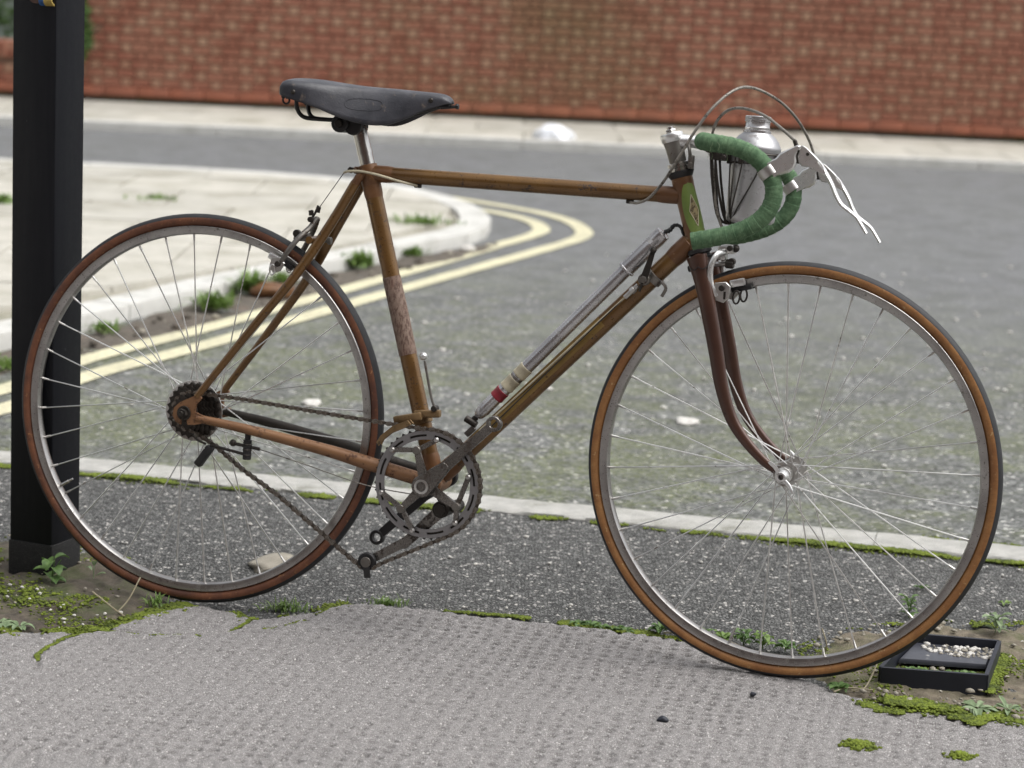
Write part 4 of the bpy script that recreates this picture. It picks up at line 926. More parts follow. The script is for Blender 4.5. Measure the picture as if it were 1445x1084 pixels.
ST = [  # s, top, bottom of the flap, half width at top, half width at flap, crown
    (.1195, .9000, .8920, .050, .052, .004), (.1240, .9070, .8880, .066, .068, .006), (.1360, .9125, .8840, .0735, .0755, .009), (.170, .9120, .876, .071, .074, .011), (.200, .9100, .868, .060, .066, .011),
    (.230, .9085, .858, .044, .056, .009), (.260, .9075, .851, .033, .050, .007), (.290, .9070, .8475, .026, .043, .006), (.320, .9065, .8495, .0225, .035, .006), (.350, .9055, .8600, .0205, .027, .006),
    (.380, .9045, .8740, .0190, .0225, .006), (.405, .9035, .8830, .0180, .0195, .006), (.420, .9010, .8880, .0160, .0170, .005), (.4285, .8960, .8900, .0100, .0110, .003), (.4300, .8930, .8905, .003, .0035, .001)]
pk = [Vector((s_, tp, bt)) for s_, tp, bt, *_ in ST]
def lerp_st(u):
    i = min(int(u), len(ST) - 2); f = u - i; p0, p1, p2, p3 = ST[max(i - 1, 0)], ST[i], ST[i + 1], ST[min(i + 2, len(ST) - 1)]
    return [0.5 * ((2 * b_) + (c_ - a_) * f + (2 * a_ - 5 * b_ + 4 * c_ - d_) * f * f + (3 * b_ - a_ - 3 * c_ + d_) * f ** 3) for a_, b_, c_, d_ in zip(p0, p1, p2, p3)]
b = MB(); vs = []; NU, NV = 70, 36
ST = [(.1405 + (q[0] - .1195) * (.4255 - .1405) / (.430 - .1195), *q[1:]) for q in ST]
for i in range(NU + 1):
    s_, tp, bt, wt, wf, cr = lerp_st(i / NU * (len(ST) - 1)); row = []
    sh = max(tp - .006, bt + .001)
    for k in range(NV + 1):
        v_ = k / NV * 2 - 1; a = abs(v_)
        if a < .55: q = a / .55; l_ = wt * .93 * q; z_ = tp + cr * (1 - q * q) * .5 - .0012 * q ** 4
        else:
            q = (a - .55) / .45; l_ = wt * .93 + (wt * .07) * min(1, q * 4) + (wf - wt) * q ** 1.3 + .002 * math.sin(q * 3.1); z_ = (tp - .0012) + (bt - tp + .0012) * (q ** 1.15)
        row.append(P(s_, l_ * (1 if v_ > 0 else -1), z_))
    vs += row
b.add(vs, [(i * (NV + 1) + k, i * (NV + 1) + k + 1, (i + 1) * (NV + 1) + k + 1, (i + 1) * (NV + 1) + k) for i in range(NU) for k in range(NV)])
lt = b.build('leather_top', 'leather', sad); md = lt.modifiers.new('thick', 'SOLIDIFY'); md.thickness = .0042; md.offset = -1
def on_flap(s_, z_, lift=.0006):
    best = None
    for i in range(0, 280):
        r_ = lerp_st(i / 280 * (len(ST) - 1))
        if best is None or abs(r_[0] - s_) < abs(best[0] - s_): best = r_
    _, tp, bt, wt, wf, cr = best; q = min(1, max(0, (tp - .0012 - z_) / (tp - .0012 - bt))) ** (1 / 1.15)
    return P(s_, wt + (wf - wt) * q ** 1.3 + .002 * math.sin(q * 3.1) + lift, z_)
for s_, z_ in ((.172, .893), (.394, .894)):
    c = on_flap(s_, z_); b = MB(); b.lathe([(.0001, .0022), (.0022, .0018), (.0040, .0006), (.0042, 0)], c, (0, -1, 0), 14); b.build('rivet', 'dark_steel', sad)
pts = []
for k in range(40):                                       # embossed oval on the flap
    a = 2 * math.pi * k / 40; pts.append(on_flap(.284 + .030 * math.copysign(abs(math.cos(a)) ** .7, math.cos(a)), .880 + .0095 * math.copysign(abs(math.sin(a)) ** .7, math.sin(a)), .0002))
b = MB(); b.tube(pts, .0006, 5, closed=True, cap=False); b.build('embossed_oval', 'leather', sad)
for sg in (1, -1):
    b = MB(); b.tube(smooth_path([P(.160, .030 * sg, .884), P(.161, .026 * sg, .866), P(.172, .022 * sg, .853), P(.200, .021 * sg, .851), P(.235, .021 * sg, .852), P(.285, .021 * sg, .856), P(.350, .016 * sg, .868), P(.400, .007 * sg, .884)], 7), .0036, 10); b.build('rail', 'black_metal', sad)
b = MB(); b.tube(smooth_path([P(.150, .064, .884), P(.148, .035, .893), P(.146, 0, .896), P(.148, -.035, .893), P(.150, -.064, .884)], 5), .0036, 8); b.box(P(.158, .030, .884), (.03, .012, .006), bev=.001); b.box(P(.158, -.030, .884), (.03, .012, .006), bev=.001); b.build('cantle_plate', 'black_metal', sad)
for sg in (1, -1):
    b = MB(); c = P(.150, .050 * sg, .879); b.tube([c + Vector((math.cos(a) * .006, 0, math.sin(a) * .006)) for a in [k * .628 for k in range(10)]], .0018, 6, closed=True, cap=False); b.build('bag_loop', 'black_metal', sad)
b = MB(); b.box(P(.408, 0, .886), (.026, .014, .006), bev=.001); b.cyl(P(.405, 0, .883), P(.436, 0, .887), .0028, 8); b.cyl(P(.431, 0, .8865), P(.436, 0, .887), .0048, 6); b.build('nose_bolt', 'black_metal', sad)

# ---- headset, fork, stem
b = MB(); h_ = head(.667)
b.lathe([(.0150, 0), (.0195, .001), (.0200, .004), (.0165, .007), (.0165, .009), (.0205, .011), (.0205, .016), (.0178, .018)], h_, AX, 28); b.build('lower_headset', 'black_metal', bike)
b = MB(); h_ = head(.800)
b.lathe([(.0150, -.006), (.0182, -.004), (.0215, .002), (.0228, .0045), (.0226, .0060), (.0170, .0065)], h_, AX, 28); uh = b.build('upper_headset', 'black_metal', bike)
b = MB(); b.lathe([(.0165, .0062), (.0175, .0070), (.0175, .0120), (.0160, .0128), (.0160, .0140), (.0182, .0145), (.0182, .0195), (.0165, .0205), (.0130, .021)], h_, AX, 8 * 4); b.build('lock_nut', 'chrome', uh)
fk = empty('fork', bike, mat=SW)
b = MB(); b.tube([head(.668), head(.683)], .0135, 16)
cp = head(.662)
b.tube([cp + Vector((0, .036, 0)), cp + Vector((0, .026, .001)), cp + Vector((0, 0, .002)), cp + Vector((0, -.026, .001)), cp + Vector((0, -.036, 0))], [.0110, .0140, .0160, .0140, .0110], 18)
b.build('crown', 'fork', fk)
for sg in (1, -1):
    raw = [P(.8625, .0350 * sg, .6740), P(.8705, .0365 * sg, .652), P(.883, .040 * sg, .615), P(.9065, .045 * sg, .531), P(.922, .048 * sg, .470), P(.942, .0495 * sg, .421), P(.968, .0505 * sg, .387), P(1.000, .0510 * sg, .358), P(1.024, .0510 * sg, .344)]
    pts = smooth_path(raw, 6); n = len(pts); rad = [.0172 - .0106 * (i / (n - 1)) ** .80 for i in range(n)]
    b = MB(); b.tube(pts, rad, 18, flat=(.70, (0, 1, 0))); bl = b.build('fork_blade', 'fork', fk)
    b = MB(); b.prism([(1.014, .352), (1.026, .354), (1.040, .350), (1.047, .338), (1.044, .326), (1.034, .322), (1.024, .328), (1.018, .340)], -.0535 * sg - .0018, -.0535 * sg + .0018); b.build('fork_end', 'steel', bl)
    # scalloped crown tang drawn as raised lines
    b = MB(); pts = []
    for k in range(13):
        a = k / 12; s_ = .855 + .030 * a; ll_ = .0365 + .0124 * math.sqrt(max(0, 1 - ((a - .5) * 1.8) ** 2)); pts.append(P(s_, ll_ * sg, .6560 + .007 * a - .005 * abs(math.sin(a * math.pi * 2)) - .001))
    b.tube(pts, .0007, 5); b.build('crown_scallop', 'black_metal', bl)
b = MB(); b.cyl(P(.842, 0, .6495), P(.853, 0, .653), .0052, 8); b.build('crown_bolt', 'black_metal', fk)

hb = empty('handlebar', bike, mat=SH)
sm = MB(); h0_ = head(.818)
sm.lathe([(.0165, .036), (.0182, .0385), (.0190, .047), (.0180, .050), (.0001, .051)], h0_, AX, 28)
top = head(.857)
sm.tube([top + Vector((.006, 0, -.003)), P(.835, 0, .855), P(.8555, 0, .8535)], [.0125, .0105, .0120], 18)
sm.lathe([(.0128, -.020), (.0165, -.019), (.0168, 0), (.0165, .019), (.0128, .020)], P(.868, 0, .8525), (0, 1, 0), 24)
stem_o = sm.build('stem', 'alloy_bright', bike, mat=SH)
b = MB(); b.lathe([(.0105, 0), (.0138, .001), (.0142, .010), (.0148, .026), (.0165, .0365)], h0_, AX, 28); b.build('quill', 'steel', stem_o)
b = MB(); b.cyl(head(.866), head(.872), .0085, 6); b.cyl(head(.870), head(.876), .0055, 12); b.build('expander_bolt', 'chrome', stem_o)
b = MB(); b.cyl(P(.868, -.010, .833), P(.868, .010, .833), .0042, 6); b.box(P(.868, 0, .837), (.012, .016, .010), bev=.002); b.build('clamp_bolt', 'chrome', stem_o)
b = MB(); b.tube(smooth_path([P(.829, .014, .850), P(.832, .016, .838), P(.834, .014, .826)], 4), .0028, 8); b.box(P(.835, .012, .822), (.010, .010, .022), bev=.002); b.cyl(P(.835, .016, .818), P(.835, .021, .818), .0035, 10); b.build('cable_hanger', 'steel', stem_o)
BAR = [(.868, .0, .8525), (.868, .12, .8525), (.8685, .158, .8525), (.872, .182, .852), (.884, .196, .8505), (.902, .2, .8490), (.926, .2, .8455), (.952, .2, .8350), (.973, .2, .8170), (.9855, .2, .793), (.986, .2, .767), (.973, .2, .7425), (.948, .2, .7235), (.912, .2, .7095), (.868, .2, .6985)]
for sg in (1, -1):
    pts = smooth_path([P(s_, l_ * sg, t_) for s_, l_, t_ in BAR], 16); dist = [0]
    for i in range(1, len(pts)): dist.append(dist[-1] + (pts[i] - pts[i - 1]).length)
    i0 = next(i for i, d_ in enumerate(dist) if d_ > .178)
    b = MB(); b.tube(pts[:i0 + 4], .0122, 16); b.build('bar_tube', 'alloy', hb)
    tp_, rr_ = [], []
    q = pts[i0:]; dq = [d_ - dist[i0] for d_ in dist[i0:]]
    N_ = 950
    for k in range(N_ + 1):
        d_ = dq[-1] * k / N_; j = max(i for i in range(len(dq)) if dq[i] <= d_ + 1e-9); j = min(j, len(dq) - 2); f = (d_ - dq[j]) / (dq[j + 1] - dq[j]); tp_.append(q[j].lerp(q[j + 1], f))
        w = (d_ / .0125) % 1; jt = (RS.rand() - .5) * .00042; rr_.append(.01325 + .00085 * (1 - w) * (w > .08) + jt)
    b = MB(); b.tube(tp_, rr_, 22); tape = b.build('bar_tape', 'tape', hb)
    b = MB(); rr2 = random.Random(5)
    for k in range(9):
        p_ = tp_[rr2.randrange(10, 150)]; a = rr2.uniform(-1.5, 1.5); c = p_ + Vector((0, -math.cos(a) * sg, math.sin(a))) * .0138
        b.tube(smooth_path([c, c + Vector((.004, -.002 * sg, -.004)), c + Vector((.003, -.004 * sg, -.012))], 3), .00028, 4)
    b.build('loose_thread', 'leaf_pale', tape)
    # brake lever: clamp band, body, pivots, blade
    lv = empty('brake_lever', hb)
    if sg < 0: lv.location = (.006, 0, -.017)
    b = MB(); c = P(.9765, .2 * sg, .8125); dv = (P(.9855, .2, .793) - P(.952, .2, .835)).normalized(); b.lathe([(.0138, -.008), (.0160, -.0075), (.0162, .0), (.0160, .0075), (.0138, .008)], c, Vector((dv.x, 0, dv.z)), 22); b.build('clamp_band', 'alloy', lv)
    out = [(.970, .823), (.986, .833), (.992, .841), (1.003, .8475), (1.018, .8555), (1.0225, .8545), (1.0185, .8470), (1.0165, .8390), (1.0180, .8300), (1.0150, .8200), (1.0070, .8135), (.9970, .8100), (.991, .8070), (.985, .8020), (.978, .7985), (.981, .8100)]
    b = MB(); yc = -.2 * sg
    def rounded(outl, y_, half, bev):
        n_ = len(outl); cx = sum(p[0] for p in outl) / n_; cz = sum(p[1] for p in outl) / n_; m = MB()
        rings = [(-half, bev), (-half + bev, 0), (half - bev, 0), (half, bev)]; vs_ = []
        for yy_, ins__ in rings:
            for x_, z_ in outl:
                d_ = math.hypot(x_ - cx, z_ - cz); k_ = 1 - ins__ / max(d_, .004); vs_.append((cx + (x_ - cx) * k_, y_ + yy_, cz + (z_ - cz) * k_))
        fs_ = [tuple(range(n_)), tuple(reversed(range(3 * n_, 4 * n_)))]
        for r_ in range(3):
            for i_ in range(n_): j_ = (i_ + 1) % n_; fs_.append((r_ * n_ + i_, (r_ + 1) * n_ + i_, (r_ + 1) * n_ + j_, r_ * n_ + j_))
        m.add(vs_, fs_); return m
    m = rounded(out, yc, .0125, .0026); m.build('lever_body', 'alloy_bright', lv)
    out2 = [(1.0245, .8560), (1.030, .8535), (1.046, .841), (1.059, .8275), (1.064, .816), (1.060, .8125), (1.053, .816), (1.044, .8200), (1.035, .8235), (1.0265, .8240), (1.0208, .8300), (1.0190, .8390), (1.0210, .8470)]
    m = rounded(out2, yc, .0085, .0018)
    path = smooth_path([P(1.050, .2 * sg, .832), P(1.062, .2 * sg, .817), P(1.073, .2 * sg, .800), P(1.081, .2 * sg, .784), P(1.090, .2 * sg, .771), P(1.102, .2 * sg, .7625), P(1.114, .2 * sg, .7535), P(1.1235, .2 * sg, .741), P(1.131, .2 * sg, .730)], 6)
    n_ = len(path); m.tube(path, [.0042 - .0014 * i / n_ for i in range(n_)], 12, flat=(2.1, (0, 1, 0))); m.build('lever_blade', 'alloy_bright', lv)
    m = MB(); m.cyl(P(1.020, (.2 + .007) * sg, .838), P(1.020, (.2 - .007) * sg, .838), .0105, 18); m.build('pivot_drum', 'dark_steel', lv)
    for s_, t_ in ((1.008, .8245), (1.034, .8425)):
        m = MB(); m.cyl(P(s_, (.2 + .0100) * sg, t_), P(s_, (.2 + .0118) * sg, t_), .0026, 12); m.cyl(P(s_, .2 * sg, t_), P(s_, .2 * sg - .0118 * sg, t_), .0026, 12); m.build('pivot_screw', 'dark_steel', lv)
    m = MB(); m.cyl(P(1.016, .2 * sg, .853), P(1.012, .2 * sg, .862), .0034, 10); m.build('cable_ferrule', 'dark_steel', lv)

# bottle cage on the handlebar
cg = empty('bottle_cage', bike, mat=SH)
FC = P(.936, 0, 0)
for tt, rr_ in ((.841, .0425), (.826, .0420)):
    b = MB(); b.tube([FC + Vector((math.cos(k * .2618) * rr_, math.sin(k * .2618) * rr_, tt)) for k in range(24)], .0017, 6, closed=True, cap=False); b.build('cage_ring', 'dark_steel', cg)
for k in range(8):
    a = math.pi * k / 8 * 2 + .3; b = MB(); b.box(FC + Vector((math.cos(a) * .0425, math.sin(a) * .0425, .8335)), (.006, .006, .020), bev=.001); b.build('cage_tab', 'dark_steel', cg)
for sg in (1, -1):
    for s_, l_ in ((.898, .018), (.908, .031), (.922, .040), (.958, .0365)):
        b = MB(); b.tube(smooth_path([P(s_, l_ * sg, .840), P(s_ * .62 + .905 * .38, (l_ + .012 if l_ < .035 else .0415) * sg, .795), P(s_ * .22 + .905 * .78, (l_ * .6 + .016) * sg, .752), P(.906, l_ * .35 * sg, .7280)], 5), .00135, 6); b.build('cage_wire', 'dark_steel', cg)
b = MB(); b.tube([FC + Vector((-.018 + math.cos(k * .5236) * .022, math.sin(k * .5236) * .018, .7275)) for k in range(12)], .0018, 6, closed=True, cap=False); b.build('cage_base', 'dark_steel', cg)
for l_ in (.034, -.034):
    for q_ in ((.867, .846, .886, .735), (.874, .842, .897, .733)):
        b = MB(); b.tube(smooth_path([P(q_[0], l_, q_[1]), P((q_[0] + q_[2]) / 2 - .003, l_ * .8, (q_[1] + q_[3]) / 2), P(q_[2], l_ * .35, q_[3]), P(.912, l_ * .3, .729)], 5), .0021, 8); b.build('cage_strut', 'dark_steel', cg)
    b = MB(); b.lathe([(.0125, -.008), (.0150, -.007), (.0150, .007), (.0125, .008)], P(.868, l_, .8525), (0, 1, 0), 18); b.box(P(.878, l_, .836), (.018, .012, .016), bev=.002); b.cyl(P(.889, l_ + .008, .832), P(.889, l_ - .008, .832), .0045, 8); b.build('cage_clamp', 'dark_steel', cg)

# ---- wheels
def tyre_mesh(sides):
    b = MB(); n = 30; prof = []; mats = []
    for k in range(n):
        a = 2 * math.pi * (k + .5) / n - math.pi; deg = abs(math.degrees(a)); r_ = .0113
        if deg < 66: r_ = .01135 - (.0005 if k % 2 else 0)
        prof.append((.3272 + r_ * math.cos(a), r_ * math.sin(a)))
    seg = 160; vs = []
    for i in range(seg):
        th = 2 * math.pi * i / seg
        for r_, y_ in prof:
            k_ = 1 + (vnoise(np.array([i * .21 + 3.0]), np.array([y_ * 300 + 9.0]))[0] - .5) * .0011; vs.append((r_ * k_ * math.cos(th), y_, r_ * k_ * math.sin(th)))
    for k in range(n):
        a = math.degrees(2 * math.pi * (k + 1.0) / n - math.pi); mi = 0 if abs(a) < 71 else 1
        b.add([], []); 
        for i in range(seg):
            j = (i + 1) % seg; b.f.append((i * n + k, i * n + (k + 1) % n, j * n + (k + 1) % n, j * n + k)); b.m.append(mi); b.sm.append(True)
    b.v = [tuple(v) for v in vs]; return b.mesh('tyre', ['tread', sides])
def rim_mesh():
    b = MB(); b.lathe([(.3168, -.0106), (.3176, -.0098), (.3140, -.004), (.3140, .004), (.3176, .0098), (.3168, .0106), (.3085, .0104), (.3048, .0092), (.3030, .0050), (.3026, 0), (.3030, -.0050), (.3048, -.0092), (.3085, -.0104)], (0, 0, 0), (0, 1, 0), 160, closed=True)
    return b.mesh('rim', 'rim')
RIM = rim_mesh()
def make_wheel(center, sides, rear, mat):
    w = empty('wheel', bike)
    w.matrix_local = mat @ Matrix.Translation(center)
    link(bpy.data.objects.new('tyre', tyre_mesh(sides)), w); link(bpy.data.objects.new('rim', RIM), w)
    fl = (.018, .035) if rear else (.0345, .0345); fr = .0215 if rear else .0165
    b = MB(); yR, yL = -fl[0], fl[1]
    b.lathe([(.006, yR - .016), (.0125, yR - .015), (.0135, yR - .003), (fr * .62, yR - .002), (fr + .004, yR - .0016), (fr + .004, yR + .0016), (fr * .62, yR + .003), (.0115, yR + .008), (.0095, 0), (.0115, yL - .008), (fr * .62, yL - .003), (fr + .004, yL - .0016), (fr + .004, yL + .0016), (fr * .62, yL + .002), (.0135, yL + .003), (.0125, yL + .015), (.006, yL + .016)], (0, 0, 0), (0, 1, 0), 32)
    b.build('hub', 'alloy', w)
    ox = .068 if rear else .058
    b = MB(); b.cyl((0, -ox - .008, 0), (0, ox + .008, 0), .0046, 12); b.build('axle', 'steel', w)
    if rear:
        for sg in (1, -1):
            b = MB(); b.cyl((0, -.0628 * sg, 0), (0, -.0655 * sg, 0), .0125, 20); b.cyl((0, -.0655 * sg, 0), (0, -.0735 * sg, 0), .0088, 6); b.cyl((0, -.0735 * sg, 0), (0, -.0790 * sg, 0), .0050, 12); b.build('axle_nut', 'dark_steel', w)
    else:
        for sg in (1, -1):                                # wing nuts
            b = MB(); b.cyl((0, -.0553 * sg, 0), (0, -.0575 * sg, 0), .0135, 20); b.lathe([(.0110, 0), (.0108, .006), (.0085, .013), (.0072, .016), (.0045, .0165), (.0042, .010)], (0, -.0575 * sg, 0), (0, -sg, 0), 20)
            for q in (1, -1):
                a0 = R(132) if q > 0 else R(-48); d_ = Vector((math.cos(a0), 0, math.sin(a0))); nrm = Vector((-d_.z, 0, d_.x))
                y_ = -.0690 * sg; b.tube(smooth_path([Vector((0, y_, 0)) + d_ * .006, Vector((0, y_ - .003 * sg, 0)) + d_ * .018 - nrm * .002 * q, Vector((0, y_ - .007 * sg, 0)) + d_ * .031 - nrm * .0002 * q], 5), [.0036, .0036, .0036, .0034, .0034, .0034, .0033, .0032, .0032, .0028, .0018][:11], 10, flat=(.55, (0, 1, 0)))
            b.build('wing_nut', 'alloy_bright', w)
    N = 36
    for k in range(N):
        side = 1 if k % 2 == 0 else -1; lead = 1 if (k // 2) % 2 == 0 else -1
        th = 2 * math.pi * (k + .5) / N; hub_a = th + lead * R(64 if rear else 62) + (R(3) if side > 0 else 0)
        y_ = yR if side > 0 else yL
        y_ += (.0022 if lead > 0 else -.0022)
        a = Vector((fr * math.cos(hub_a), y_, fr * math.sin(hub_a))); c = Vector((.3035 * math.cos(th), -.0012 * side, .3035 * math.sin(th)))
        b = MB(); b.tube([a, a.lerp(c, .5), c], .00115, 6); dn = (c - a).normalized(); b.tube([c - dn * .0125, c - dn * .002, c + dn * .0005], [.0017, .0021, .0021], 7); b.build('spoke', 'spoke', w)
    va = R(212) if rear else R(255)
    b = MB(); q = Vector((math.cos(va), 0, math.sin(va))); b.tube([q * .303, q * .285, q * .2849, q * .276], [.0030, .0030, .0022, .0018], 8); b.build('valve', 'chrome', w)
    return w
rw = make_wheel(P(0, 0, WR), 'gum_dark', True, Matrix.Identity(4))
fw = make_wheel(P(WB, 0, WR), 'gum', False, SW)

# ---- transmission
RC = P(0, 0, WR)
def gear(teeth, r_root, r_tip, r_in, y0, y1):
    b = MB(); n = teeth * 4; vs = []
    for y_ in (y0, y1):
        for i in range(n):
            a = 2 * math.pi * i / n; r_ = (r_root, r_root + (r_tip - r_root) * .35, r_tip, r_root + (r_tip - r_root) * .35)[i % 4]; vs.append((r_ * math.cos(a), y_, r_ * math.sin(a)))
        for i in range(n): a = 2 * math.pi * i / n; vs.append((r_in * math.cos(a), y_, r_in * math.sin(a)))
    fs = []
    for i in range(n):
        j = (i + 1) % n
        fs += [(i, j, n + j, n + i), (2 * n + i, 3 * n + i, 3 * n + j, 2 * n + j), (i, 2 * n + i, 2 * n + j, j), (n + i, n + j, 3 * n + j, 3 * n + i)]
    return b.add(vs, fs, 0, False)
fwh = empty('freewheel', bike); fwh.location = RC
for k, (tth, l_) in enumerate(((24, .0245), (21, .0290), (18, .0335), (16, .0380), (14, .0425))):
    rp = .0127 / (2 * math.sin(math.pi / tth)); b = gear(tth, rp - .0040, rp + .0012, rp - (.012 if k < 4 else .010), -l_ - .0010, -l_ + .0010); b.build('sprocket', 'dark_steel', fwh)
b = MB(); b.lathe([(.0135, -.0460), (.0165, -.0455), (.0185, -.040), (.034, -.0265), (.036, -.0230)], (0, 0, 0), (0, 1, 0), 28); b.build('freewheel_body', 'dark_steel', fwh)
b = MB(); b.lathe([(.0500, -.0215), (.0522, -.0220), (.0525, -.0208), (.0500, -.0200), (.040, -.0205), (.040, -.0213)], (0, 0, 0), (0, 1, 0), 48, closed=True); b.build('guard_ring', 'alloy', fwh)

ch = empty('chainset', bike); ch.location = BB
# toothed ring with real slots
b = MB(); n = 192; y0, y1 = -.0465, -.0435; radii = [.0755, .0806, .0843, .0903]; teeth = 46
rows = []
for y_ in (y0, y1):
    for r_ in radii: rows.append([(r_ * math.cos(2 * math.pi * i / n), y_, r_ * math.sin(2 * math.pi * i / n)) for i in range(n)])
vs = [v_ for r_ in rows for v_ in r_]; fs = []
slot = lambda i: (i % 16) >= 2 and (i % 16) <= 12
for i in range(n):
    j = (i + 1) % n
    for r_ in range(3):
        if r_ == 1 and slot(i): continue
        fs += [(r_ * n + i, r_ * n + j, (r_ + 1) * n + j, (r_ + 1) * n + i), ((4 + r_) * n + i, (5 + r_) * n + i, (5 + r_) * n + j, (4 + r_) * n + j)]
    fs.append((i, 4 * n + i, 4 * n + j, j))
    if slot(i): fs += [(n + i, n + j, 5 * n + j, 5 * n + i), (2 * n + i, 6 * n + i, 6 * n + j, 2 * n + j)]
    if slot(i) != slot((i + 1) % n): fs.append((n + j, 2 * n + j, 6 * n + j, 5 * n + j))
b.add(vs, fs, 0, False); b.build('ring_plate', 'ring_alloy', ch)
rp = .0127 / (2 * math.sin(math.pi / teeth)); b = gear(teeth, rp - .0040, rp + .0012, .0770, -.0428, -.0405); b.build('teeth_and_slot_backing', 'dark_steel', ch)  # runs inward behind the slots as dark backing for their shade and dirt
def arm(b, a, c, ra, rc, y_, th, n=10):
    """flat tapered arm with rounded ends in the x-z plane"""
    a = Vector((a[0], 0, a[1])); c = Vector((c[0], 0, c[1])); d_ = (c - a).normalized(); s_ = Vector((-d_.z, 0, d_.x)); out = []
    for k in range(n + 1): q = math.pi / 2 + math.pi * k / n; out.append(a + d_ * math.cos(q) * ra + s_ * math.sin(q) * ra)
    for k in range(n + 1): q = -math.pi / 2 + math.pi * k / n; out.append(c + d_ * math.cos(q) * rc + s_ * math.sin(q) * rc)
    m = rounded([(v_.x, v_.z) for v_ in out], y_, th / 2, min(th * .25, .0018)); o = len(b.v); b.v += m.v; b.f += [tuple(i + o for i in f) for f in m.f]; b.m += m.m; b.sm += m.sm; return b
groups = [((-.018, .057), [(-.062, .053), (.014, .077)]), ((-.040, -.044), [(-.077, -.021), (-.019, -.079)]), ((.056, -.030), [(.073, .021), (.055, -.058)])]
for boss, pins in groups:
    b = MB(); arm(b, (boss[0] * .22, boss[1] * .22), boss, .0085, .0052, -.0535, .0070); sp = b.build('spider_arm', 'crank_steel', ch)
    b = MB(); b.cyl((boss[0], -.0475, boss[1]), (boss[0], -.0590, boss[1]), .0072, 16); b.build('spider_bolt', 'steel', sp)
    for q in pins:
        b = MB(); arm(b, boss, q, .0042, .0042, -.0495, .0050); o = b.build('ring_strut', 'crank_steel', sp)
        b = MB(); b.lathe([(.0001, .0045), (.003, .0040), (.0048, .0015), (.0050, 0)], (q[0], -.0515, q[1]), (0, -1, 0), 14); b.build('ring_bolt', 'alloy', o)
def crank(l_in, l_out, tip, name, mat='crank_steel'):
    tip = Vector((tip[0], tip[1])); L = tip.length; d_ = tip / L; b = MB(); ym = -(l_in + l_out) / 2
    arm(b, (0, 0), tuple(d_ * (L * .30)), .0185, .0098, ym, abs(l_out - l_in) * .96)
    arm(b, tuple(d_ * (L * .22)), tuple(d_ * (L - .014)), .0092, .0074, ym, abs(l_out - l_in) * .80)
    c = Vector((tip.x, 0, tip.y)); yo = abs(l_out - l_in) / 2 * .92
    b.lathe([(.0078, -yo), (.0120, -yo), (.0132, -yo + .0015), (.0132, yo - .0015), (.0120, yo), (.0078, yo), (.0078, -yo)], c + Vector((0, ym, 0)), (0, 1, 0), 22)
    o = b.build(name, mat, bike); o.location = BB; return o
rc_ = crank(.060, .074, (.1160, .1160), 'crank_arm')
b = MB(); b.lathe([(.0085, 0), (.0120, .0008), (.0122, .0028), (.0085, .0036), (.0080, .001)], (0, -.0738, 0), (0, -1, 0), 24); b.build('dust_cap', 'alloy', rc_)
lc_ = crank(-.060, -.074, (-.1200, -.1195), 'crank_arm', 'black_metal'); lc_['label'] = 'black left crank arm without a pedal'
b = MB(); b.cyl((0, -.060, 0), (0, .060, 0), .0082, 14); o = b.build('crank_axle', 'dark_steel', bike); o.location = BB
# shifter rod front changer
fd = empty('front_derailleur', bike)
b = MB(); b.lathe([(.0155, -.008), (.0175, -.007), (.0175, .007), (.0155, .008)], BB + sd_ * .108, sd_, 22); b.box(P(.4200, .016, .3735), (.046, .014, .013), Matrix.Rotation(R(-6), 3, 'Y'), bev=.003); b.build('clamp_band', 'tan_metal', fd)
b = MB(); b.box(P(.389, .026, .364), (.050, .010, .014), Matrix.Rotation(R(-14), 3, 'Y'), bev=.003); b.build('changer_arm', 'tan_metal', fd)
for l_ in (.0385, .0520):
    b = MB(); m = rounded([(.345, .322), (.352, .334), (.372, .352), (.398, .364), (.404, .358), (.392, .350), (.368, .338), (.354, .325), (.350, .316)], -l_, .0010, .0003); m.build('cage_plate', 'tan_metal', fd)
b = MB(); b.tube(smooth_path([P(.4400, .014, .378), P(.4330, .020, .386), P(.424, .020, .410), P(.410, .018, .462)], 4), .0022, 8); b.build('lever_rod', 'steel', fd)
b = MB(); b.sphere(P(.4075, .018, .4695), .0068, 14, 10); b.build('lever_knob', 'alloy_bright', fd); b = MB(); b.cyl(P(.4330, .010, .384), P(.4330, .026, .384), .0052, 12); b.build('lever_pivot', 'dark_steel', fd)
# tensioner below the bottom bracket
tn = empty('chain_tensioner', bike)
b = MB(); b.cyl(P(.462, .006, .219), P(.462, .046, .219), .0145, 18); b.cyl(P(.462, .046, .219), P(.462, .050, .219), .0100, 6); b.tube([P(.462, .012, .221), P(.446, .012, .240)], .007, 10); b.cyl(P(.483, .008, .2245), P(.483, .034, .2245), .0105, 14); b.build('pivot_body', 'dark_steel', tn)
b = MB(); arm(b, (.462, .219), (.398, .152), .0110, .0085, -.030, .006); arm(b, (.404, .158), (.338, .117), .0085, .0070, -.030, .005); b.build('tension_arm', 'crank_steel', tn)
PU = P(.3370, .0400, .1160)
b = MB(); b.lathe([(.0060, -.004), (.0145, -.0045), (.0158, -.003), (.0140, 0), (.0158, .003), (.0145, .0045), (.0060, .004)], PU, (0, 1, 0), 24, closed=True); pu = b.build('jockey_wheel', 'black_plastic', tn)
b = MB(); b.cyl(P(.337, .030, .116), P(.337, .0475, .116), .0052, 10); b.cyl(P(.337, .0455, .116), P(.337, .0485, .116), .0090, 18); b.build('jockey_bolt', 'steel', tn)
b = MB(); m = rounded([(.332, .112), (.3435, .112), (.3475, .0905), (.3365, .0890)], -.047, .0014, .0005); m.build('chain_guide', 'black_metal', tn)
